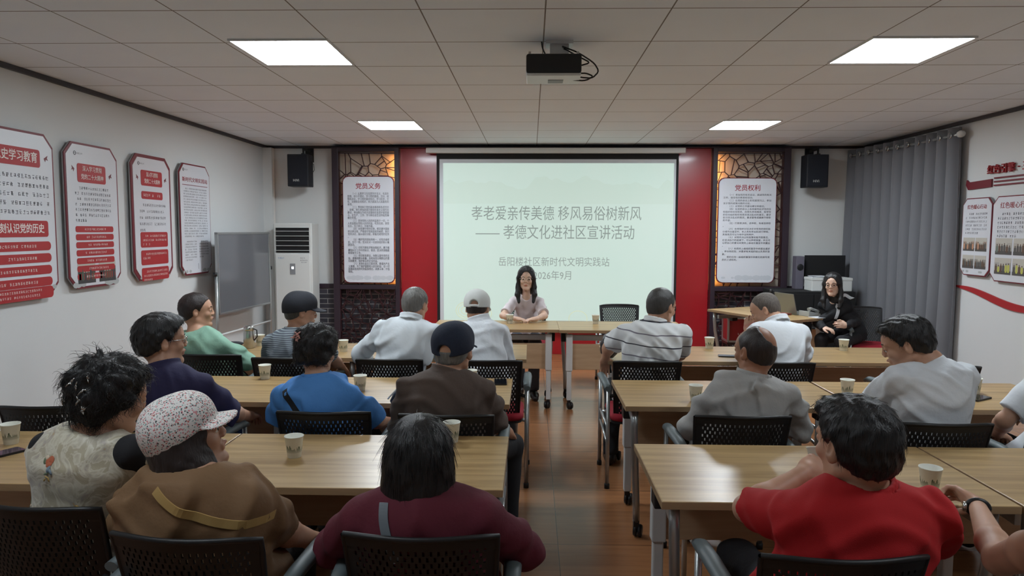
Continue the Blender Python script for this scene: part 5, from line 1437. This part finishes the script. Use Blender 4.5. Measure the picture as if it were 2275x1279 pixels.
PP['darkcap'] = person('man in a black cap and grey shirt with fine stripes, head turned to the right', (-1.6, 4.77), (-1.59, 4.79, .965), (-1.563, 4.82, 1.10), -.1, (-1.0, .12, 0), 1.0, hair='short', hair_m='darkgrey', cap={'mat': 'black_cap'}, shirt='stripe_grey', sleeve='short', collar='polo', seed=6, sw=.18,
    arms=(None, ((-1.36, 4.88, .76), (-1.34, 5.0, .69), (.2, .6, -.6), (0, .1, -1))))
PP['greyhair'] = person('grey-haired man in a loose white shirt, left elbow bent out, at the front-row table', (-.90, 4.76), (-.812, 4.80, 1.05), (-.787, 4.86, 1.15), -.12, (-.35, .15, 0), .95, hair='short', hair_m='grey', hair_t=.009, shirt='white_cloth2', sleeve='long', collar='shirt', seed=7, fold=.009, sw=.185, girth=1.02,
    arms=(((-1.18, 4.9, .80), (-1.16, 5.07, .72), (.1, .8, -.3), (0, 0, -1)), ((-.62, 5.0, .76), (-.65, 5.14, .77), (-.3, .8, 0), (0, 0, -1))))
PP['whitecap'] = person('man in a white baseball cap and white shirt, back to the room', (-.28, 4.76), (-.355, 4.92, 1.03), (-.373, 4.97, 1.115), 0, (-.15, .32, 0), .93, hair='short', hair_m='brownblack', hair_t=.006, cap={'mat': 'white_cap', 'arch': 1, 'strap': 1}, shirt='white_cloth', sleeve='long', collar='shirt', seed=8, fold=.007, sw=.155, girth=.92)
PP['striped'] = person('man in a white polo shirt with dark stripes and glasses, looking right', (.76, 4.76), (.825, 4.78, 1.045), (.873, 4.82, 1.15), -.1, (-.75, .18, 0), 1.03, hair='crop', hair_m='darkgrey', hair_t=.006, shirt='stripe_white', sleeve='short', collar='polo', glasses='black', seed=9, sw=.19, girth=1.04,
    arms=(((.545, 4.96, .86), (.525, 5.0, .775), (0, .5, -.7), (0, .3, -1)), ((1.04, 4.98, .80), (.98, 5.14, .775), (-.4, .8, 0), (0, 0, -1))), knees=(((.60, 5.15, .53), (.57, 5.02, .10)), ((.86, 5.15, .53), (.85, 5.1, .10))))
PP['crophead'] = person('crop-haired man in a white shirt bowing his head over a raised cup', (1.62, 4.77), (1.67, 4.88, 1.035), (1.61, 4.96, 1.12), .2, (1.0, .42, 0), .94, hair='crop', hair_m='crop', hair_t=.003, shirt='white_cloth', sleeve='short', collar='shirt', seed=10, sw=.18,
    arms=(((1.50, 5.08, .80), (1.515, 5.0, .94), (0, 0, 1), (.5, .8, 0)), None))
PP['navy'] = person('man in a navy polo shirt with thick black hair and glasses, looking right', (-1.74, 3.40), (-1.765, 3.38, .985), (-1.795, 3.42, 1.115), -.05, (-.85, -.02, 0), 1.04, hair='thick', hair_m='black', hair_t=.020, shirt='navy_cloth', sleeve='half', collar='polo', glasses='chrome', trousers='jeans', seed=11, sw=.19, girth=1.05, vx=NV,
    arms=(None, ((-1.50, 3.5, .74), (-1.50, 3.72, .67), (0, .9, -.2), (0, 0, -1))))
PP['blue'] = person('woman in a bright blue blouse with short permed hair, seated in the middle row', (-.99, 3.42), (-1.03, 3.40, .93), (-1.04, 3.44, 1.062), 0, (-.25, .12, 0), .95, hair='perm', hair_m='black', shirt='blue_cloth', sleeve='half', collar='shirt', seed=12, sw=.165, girth=1.0, vx=NV, fold=.009, neck_r=.047,
    arms=(((-1.25, 3.5, .715), (-1.18, 3.68, .66), (.3, .8, -.2), (0, 0, -1)), ((-.79, 3.5, .715), (-.735, 3.66, .66), (.1, .9, -.2), (-.3, 0, -1))))
PP['browncap'] = person('man in a brown T-shirt and navy cap in the middle row beside the aisle', (-.385, 3.40), (-.405, 3.38, .97), (-.37, 3.43, 1.075), 0, (-.3, .08, 0), 1.04, hair='short', hair_m='grey', hair_t=.006, cap={'mat': 'navy_cap', 'arch': 1}, shirt='brown_cloth', sleeve='half', collar='polo', seed=13, sw=.185, girth=1.08, vx=NV,
    arms=(None, ((-.18, 3.5, .71), (-.115, 3.7, .60), (.1, .7, -.5), (-.3, -.3, -1))), knees=(((-.48, 3.8, .53), (-.48, 3.78, .1)), ((-.10, 3.80, .50), (-.12, 3.76, .10))), shoes='shoe_brown')
PP['greyshirt'] = person('balding man in a light grey shirt in the middle row right of the aisle', (.98, 3.42), (1.05, 3.40, .955), (1.072, 3.43, 1.085), .05, (.45, .05, 0), 1.0, skin_='tan', hair='bald', hair_m='brownblack', hair_t=.003, shirt='grey_cloth', sleeve='long', collar='shirt', seed=14, sw=.18, girth=1.04, vx=NV, fold=.009,
    arms=(((.80, 3.5, .70), (.86, 3.68, .64), (.2, .8, -.2), (0, 0, -1)), ((1.32, 3.5, .70), (1.28, 3.68, .64), (-.2, .8, -.2), (0, 0, -1))))
PP['tee'] = person('man in a white T-shirt with black hair, head bowed to the left', (1.83, 3.34), (1.83, 3.31, 1.06), (1.748, 3.36, 1.138), .25, (.85, .35, 0), 1.03, hair='thick', hair_m='black', hair_t=.013, shirt='white_cloth', sleeve='short', seed=15, sw=.18, girth=1.06, vx=NV,
    arms=(((1.68, 3.56, .81), (1.66, 3.76, .765), (0, .9, 0), (0, 0, -1)), None))
PP['lowright'] = person('person mostly cut off at the right edge, bare forearm and dark shorts', (2.47, 3.40), (2.56, 3.42, 1.03), (2.58, 3.46, 1.19), .15, (.1, .1, 0), 1.0, hair='short', hair_m='black', shirt='white_cloth', sleeve='short', seed=16, sw=.175, vx=.006,
    arms=(((2.24, 3.40, .77), (2.33, 3.58, .66), (.5, .6, -.3), (0, 0, -1)), None))
PP['vest'] = person('woman in a cream embroidered waistcoat over black sleeves, untidy pinned-up hair', (-1.46, 2.30), (-1.41, 2.24, 1.01), (-1.355, 2.26, 1.115), -.15, (-.55, .18, .12), .98, hair='updo', hair_m='black', shirt='brocade', sleeve='none', under='black_cloth', trousers='black_cloth', seed=17, sw=.165, girth=1.06, vx=NV, fold=.006,
    arms=(((-1.66, 2.42, .80), (-1.55, 2.6, .76), (.5, .7, 0), (0, 0, -1)), ((-1.215, 2.35, .775), (-1.10, 2.50, .775), (.5, .8, 0), (0, 0, -1))))
PP['floral'] = person('woman in a white floral baseball cap and tan blouse, turned to the right', (-.96, 2.08), (-.975, 2.03, .94), (-1.015, 2.06, 1.045), -.05, (-1.15, -.30, 0), .96, hair='bob', hair_m='brownblack', cap={'mat': 'floral', 'brim': .072}, shirt='tan_cloth', sleeve='half', seed=18, sw=.175, girth=1.18, vx=NV, fold=.010,
    arms=(((-1.22, 2.15, .735), (-1.12, 2.32, .68), (.3, .8, 0), (0, 0, -1)), ((-.79, 2.15, .73), (-.72, 2.32, .62), (.0, .8, -.3), (0, 0, -1))))
PP['maroon'] = person('woman with a straight black bob in a maroon jersey, nearest the aisle', (-.31, 2.12), (-.315, 2.01, .885), (-.323, 2.05, .985), 0, (0, .12, 0), 1.0, hair='bob', hair_m='black', shirt='maroon_cloth', sleeve='long', seed=19, sw=.175, girth=1.1, vx=NV, shoulder_drop=.035,
    arms=(((-.60, 2.14, .68), (-.52, 2.32, .64), (.3, .8, 0), (0, 0, -1)), ((-.02, 2.14, .68), (-.10, 2.32, .64), (-.3, .8, 0), (0, 0, -1))))
PP['red'] = person('man in a red polo shirt raising a cup, nearest on the right', (.86, 2.03), (.925, 1.96, .95), (.895, 1.96, 1.072), .08, (.30, .0, 0), 1.08, skin_='mid', hair='thick', hair_m='black', hair_t=.014, shirt='red_cloth', sleeve='short', collar='polo', seed=20, sw=.195, girth=1.15, vx=.0042, fold=.007, hand_curl=1.15,
    arms=(((.675, 2.19, .80), (.865, 2.26, .885), (.75, .42, .35), (.35, .75, -.4)), ((1.20, 2.12, .73), (1.12, 2.32, .78), (-.3, .9, 0), (0, 0, -1))))
PP['edge'] = person('person cut off at the lower right corner, bare arm with a watch reaching a cup', (1.38, 1.64), (1.30, 1.50, 1.07), (1.33, 1.55, 1.25), 0, (0, .1, 0), 1.0, skin_='mid', hair='short', hair_m='black', shirt='grey_cloth', sleeve='none', seed=21, sw=.185, vx=.0045, legs=True, hand_curl=.9,
    arms=(((1.235, 1.86, .80), (1.425, 2.27, .79), (-.12, .93, .12), (-.75, .0, -.55), (1.13, 1.52, 1.0)), None))

# ------------------------------------------------------------------ things worn over the clothes
def world_tree(root, part='shirt'):
    o = [c for c in root.children if c.name.split('.')[0] == part][0]
    Mw = Matrix.Translation(root.location) @ Matrix.Rotation(root.rotation_euler.z, 4, 'Z')
    return BVHTree.FromPolygons([Mw @ v.co for v in o.data.vertices], [tuple(p.vertices) for p in o.data.polygons]), Mw
def to_local(o, root):      # built in room coordinates, then handed to the person
    Mw = Matrix.Translation(root.location) @ Matrix.Rotation(root.rotation_euler.z, 4, 'Z')
    o.data.transform(Mw.inverted()); o.parent = root
def strip(root, pts, width, m, name='bag_strap', dirn=(0, 1, 0), off=.006, q=6, th=.004, front=1.2):
    """ribbon lying on the back of a shirt along the given (x, z) line"""
    tree, Mw = world_tree(root); d = Vector(dirn).normalized(); rows = []
    P = knot([(x, 0, z) for x, z in pts], q); y0 = root.location.y-front
    last = None
    for i, p in enumerate(P):
        tdir = (P[min(i+1, len(P)-1)]-P[max(i-1, 0)]).normalized(); side = tdir.cross(d).normalized()
        row = []
        for s_ in (-1, 0, 1):
            o = Vector((p.x, y0, p.z))+side*s_*width/2
            hit, nn, _, _ = tree.ray_cast(o, d)
            y = hit.y if hit else (last if last is not None else root.location.y-.15)
            last = y; row.append(Vector((o.x, y-off, o.z)))
        rows.append(row)
    ys = [sum(r[k].y for k in range(3))/3 for r in rows]
    for _ in range(2): ys = [ys[0]]+[(ys[i-1]+2*ys[i]+ys[i+1])/4 for i in range(1, len(ys)-1)]+[ys[-1]]
    full = []
    for r, y in zip(rows, ys):
        a, c = r[0].copy(), r[2].copy(); a.y = .5*a.y+.5*y; c.y = .5*c.y+.5*y
        full.append([a, c, c+Vector((0, th, 0)), a+Vector((0, th, 0))])
    mb = MB(); mb.quadgrid(full, closed_v=True, smooth=False); mb.face(full[0]); mb.face(full[-1][::-1])
    o = mb.build(name, m); to_local(o, root); return o
def patch(root, polys, mats, name, off=.003):
    """flat embroidery following the cloth: list of (cx, cz, rx, rz, angle, material index)"""
    tree, Mw = world_tree(root); mb = MB()
    for k, (cx, cz, rx, rz_, an, mi) in enumerate(polys):
        ring = []
        for r in (.02, .5, 1):
            row = []
            for a in np.linspace(0, 2*PI, 15)[:-1]:
                u, v = rx*r*math.cos(a), rz_*r*math.sin(a); x = cx+u*math.cos(an)-v*math.sin(an); z = cz+u*math.sin(an)+v*math.cos(an)
                hit, nn, _, _ = tree.ray_cast(Vector((x, root.location.y-1.2, z)), Vector((0, 1, 0)))
                row.append(((x, (hit.y if hit else root.location.y-.14)-off*(1.25-.9*r**4)-.0004*k, z)))
            ring.append(row)
        mb.quadgrid(ring, closed_v=True, mi=mi)
    o = mb.build(name, mats); to_local(o, root); return o
strip(PP['blue'], [(-1.16, .905), (-1.12, .85), (-1.07, .79), (-1.02, .73)], .028, M['black_cloth'])['label'] = 'black strap'
strip(PP['maroon'], [(-.405, .905), (-.40, .865), (-.385, .82), (-.36, .76)], .026, mat('grey_strap', (96, 104, 110), .6))['label'] = 'grey strap'
strip(PP['floral'], [(-1.03, .945), (-.99, .915), (-.93, .885), (-.845, .85), (-.745, .83)], .024, mat('yellow_tan_strap', (172, 140, 84), .7))['label'] = 'yellow-tan strap'
strip(PP['side'], [(3.37, .955), (3.33, .985), (3.285, .965), (3.25, .90), (3.215, .81), (3.195, .74)], .032, M['white_cloth'], 'cardigan_trim', off=.012, front=.30)['label'] = 'white trim'
EM = [mat('orange_thread', (176, 96, 66), .7), mat('blue_thread', (116, 134, 146), .7), mat('gold_thread', (176, 146, 84), .6), mat('green_thread', (96, 110, 84), .6), mat('pale_thread', (214, 196, 172), .6)]
patch(PP['vest'], [(-1.478, .950, .012, .009, .2, 0), (-1.466, .954, .010, .011, 0, 0), (-1.470, .942, .011, .008, .5, 0), (-1.483, .959, .008, .006, .8, 4), (-1.488, .950, .006, .009, .2, 3), (-1.468, .928, .006, .012, -.4, 1), (-1.460, .922, .005, .011, .5, 1), (-1.475, .915, .009, .003, .3, 3), (-1.472, .905, .009, .003, -.3, 2), (-1.466, .898, .003, .008, .2, 2), (-1.482, .895, .007, .003, .9, 2)], EM, 'embroidered_flower')
patch(PP['vest'], [(-1.395, .80, .010, .005, .2, 2), (-1.385, .808, .005, .010, .6, 2), (-1.40, .79, .009, .004, -.5, 2), (-1.39, .775, .004, .012, .1, 2), (-1.38, .795, .007, .005, .4, 2), (-1.405, .805, .005, .007, .4, 2)], EM, 'embroidered_flower')
patch(PP['vest'], [(-1.575, .80, .010, .004, -.5, 3), (-1.585, .81, .004, .009, .3, 3), (-1.565, .795, .007, .004, .4, 4), (-1.578, .785, .004, .008, -.4, 3)], EM, 'embroidered_flower')
# silver pins in the untidy hair and a patterned clip
def pins(root, pts, m, name, r=.005, seed=1):
    tree, Mw = world_tree(root, 'hair'); rng = random.Random(seed)
    for x, z in pts:
        mb = MB()
        hit, nn, _, _ = tree.ray_cast(Vector((x, root.location.y-1.2, z)), Vector((0, 1, 0)))
        if not hit: continue
        c = hit+nn*.006
        for k in range(4):
            e = c+Vector((rng.uniform(-1, 1), -.3, rng.uniform(-1, 1)))*.016; mb.tube([c, (c+e)/2+nn*.002, e], [r*.5, r*.6, r*.2], 6)
        mb.lathe([(0, -r), (r*.8, -r*.5), (r, 0), (r*.8, r*.5), (0, r)], 8, tuple(c))
        to_local(mb.build(name, m), root)
pins(PP['vest'], [(-1.40, 1.19), (-1.385, 1.175), (-1.365, 1.165), (-1.37, 1.14), (-1.36, 1.11)], M['chrome'], 'hair_pin', .005, 2)
pins(PP['vest'], [(-1.45, 1.13), (-1.43, 1.06), (-1.355, 1.205)], M['chrome'], 'hair_pin', .003, 3)
pins(PP['blue'], [(-1.12, 1.15), (-1.105, 1.14), (-1.095, 1.155), (-1.10, 1.165)], mat('pink_clip', (206, 150, 140), .3), 'hair_clip', .006, 5)
# wristwatch
root = PP['edge']; w = Vector((1.425, 2.27, .79)); e = Vector((1.235, 1.86, .80)); d = (w-e).normalized(); c = w-d*.03
x = d.cross(Vector((0, 0, 1))).normalized(); z = x.cross(d)
mb = MB(); mb.tube([c+x*.031*math.cos(a)+z*.027*math.sin(a) for a in np.linspace(0, 2*PI, 25)], .0075, 8, flat=.4, cap=False)
o = mb.build('watch_strap', M['black']); to_local(o, root)
mb = MB(); cc = c+z*.0+x*-.033; mb.tube([cc-x*-.002, cc+x*-.008], .016, 16); o = mb.build('watch_case', M['chrome']); to_local(o, root)
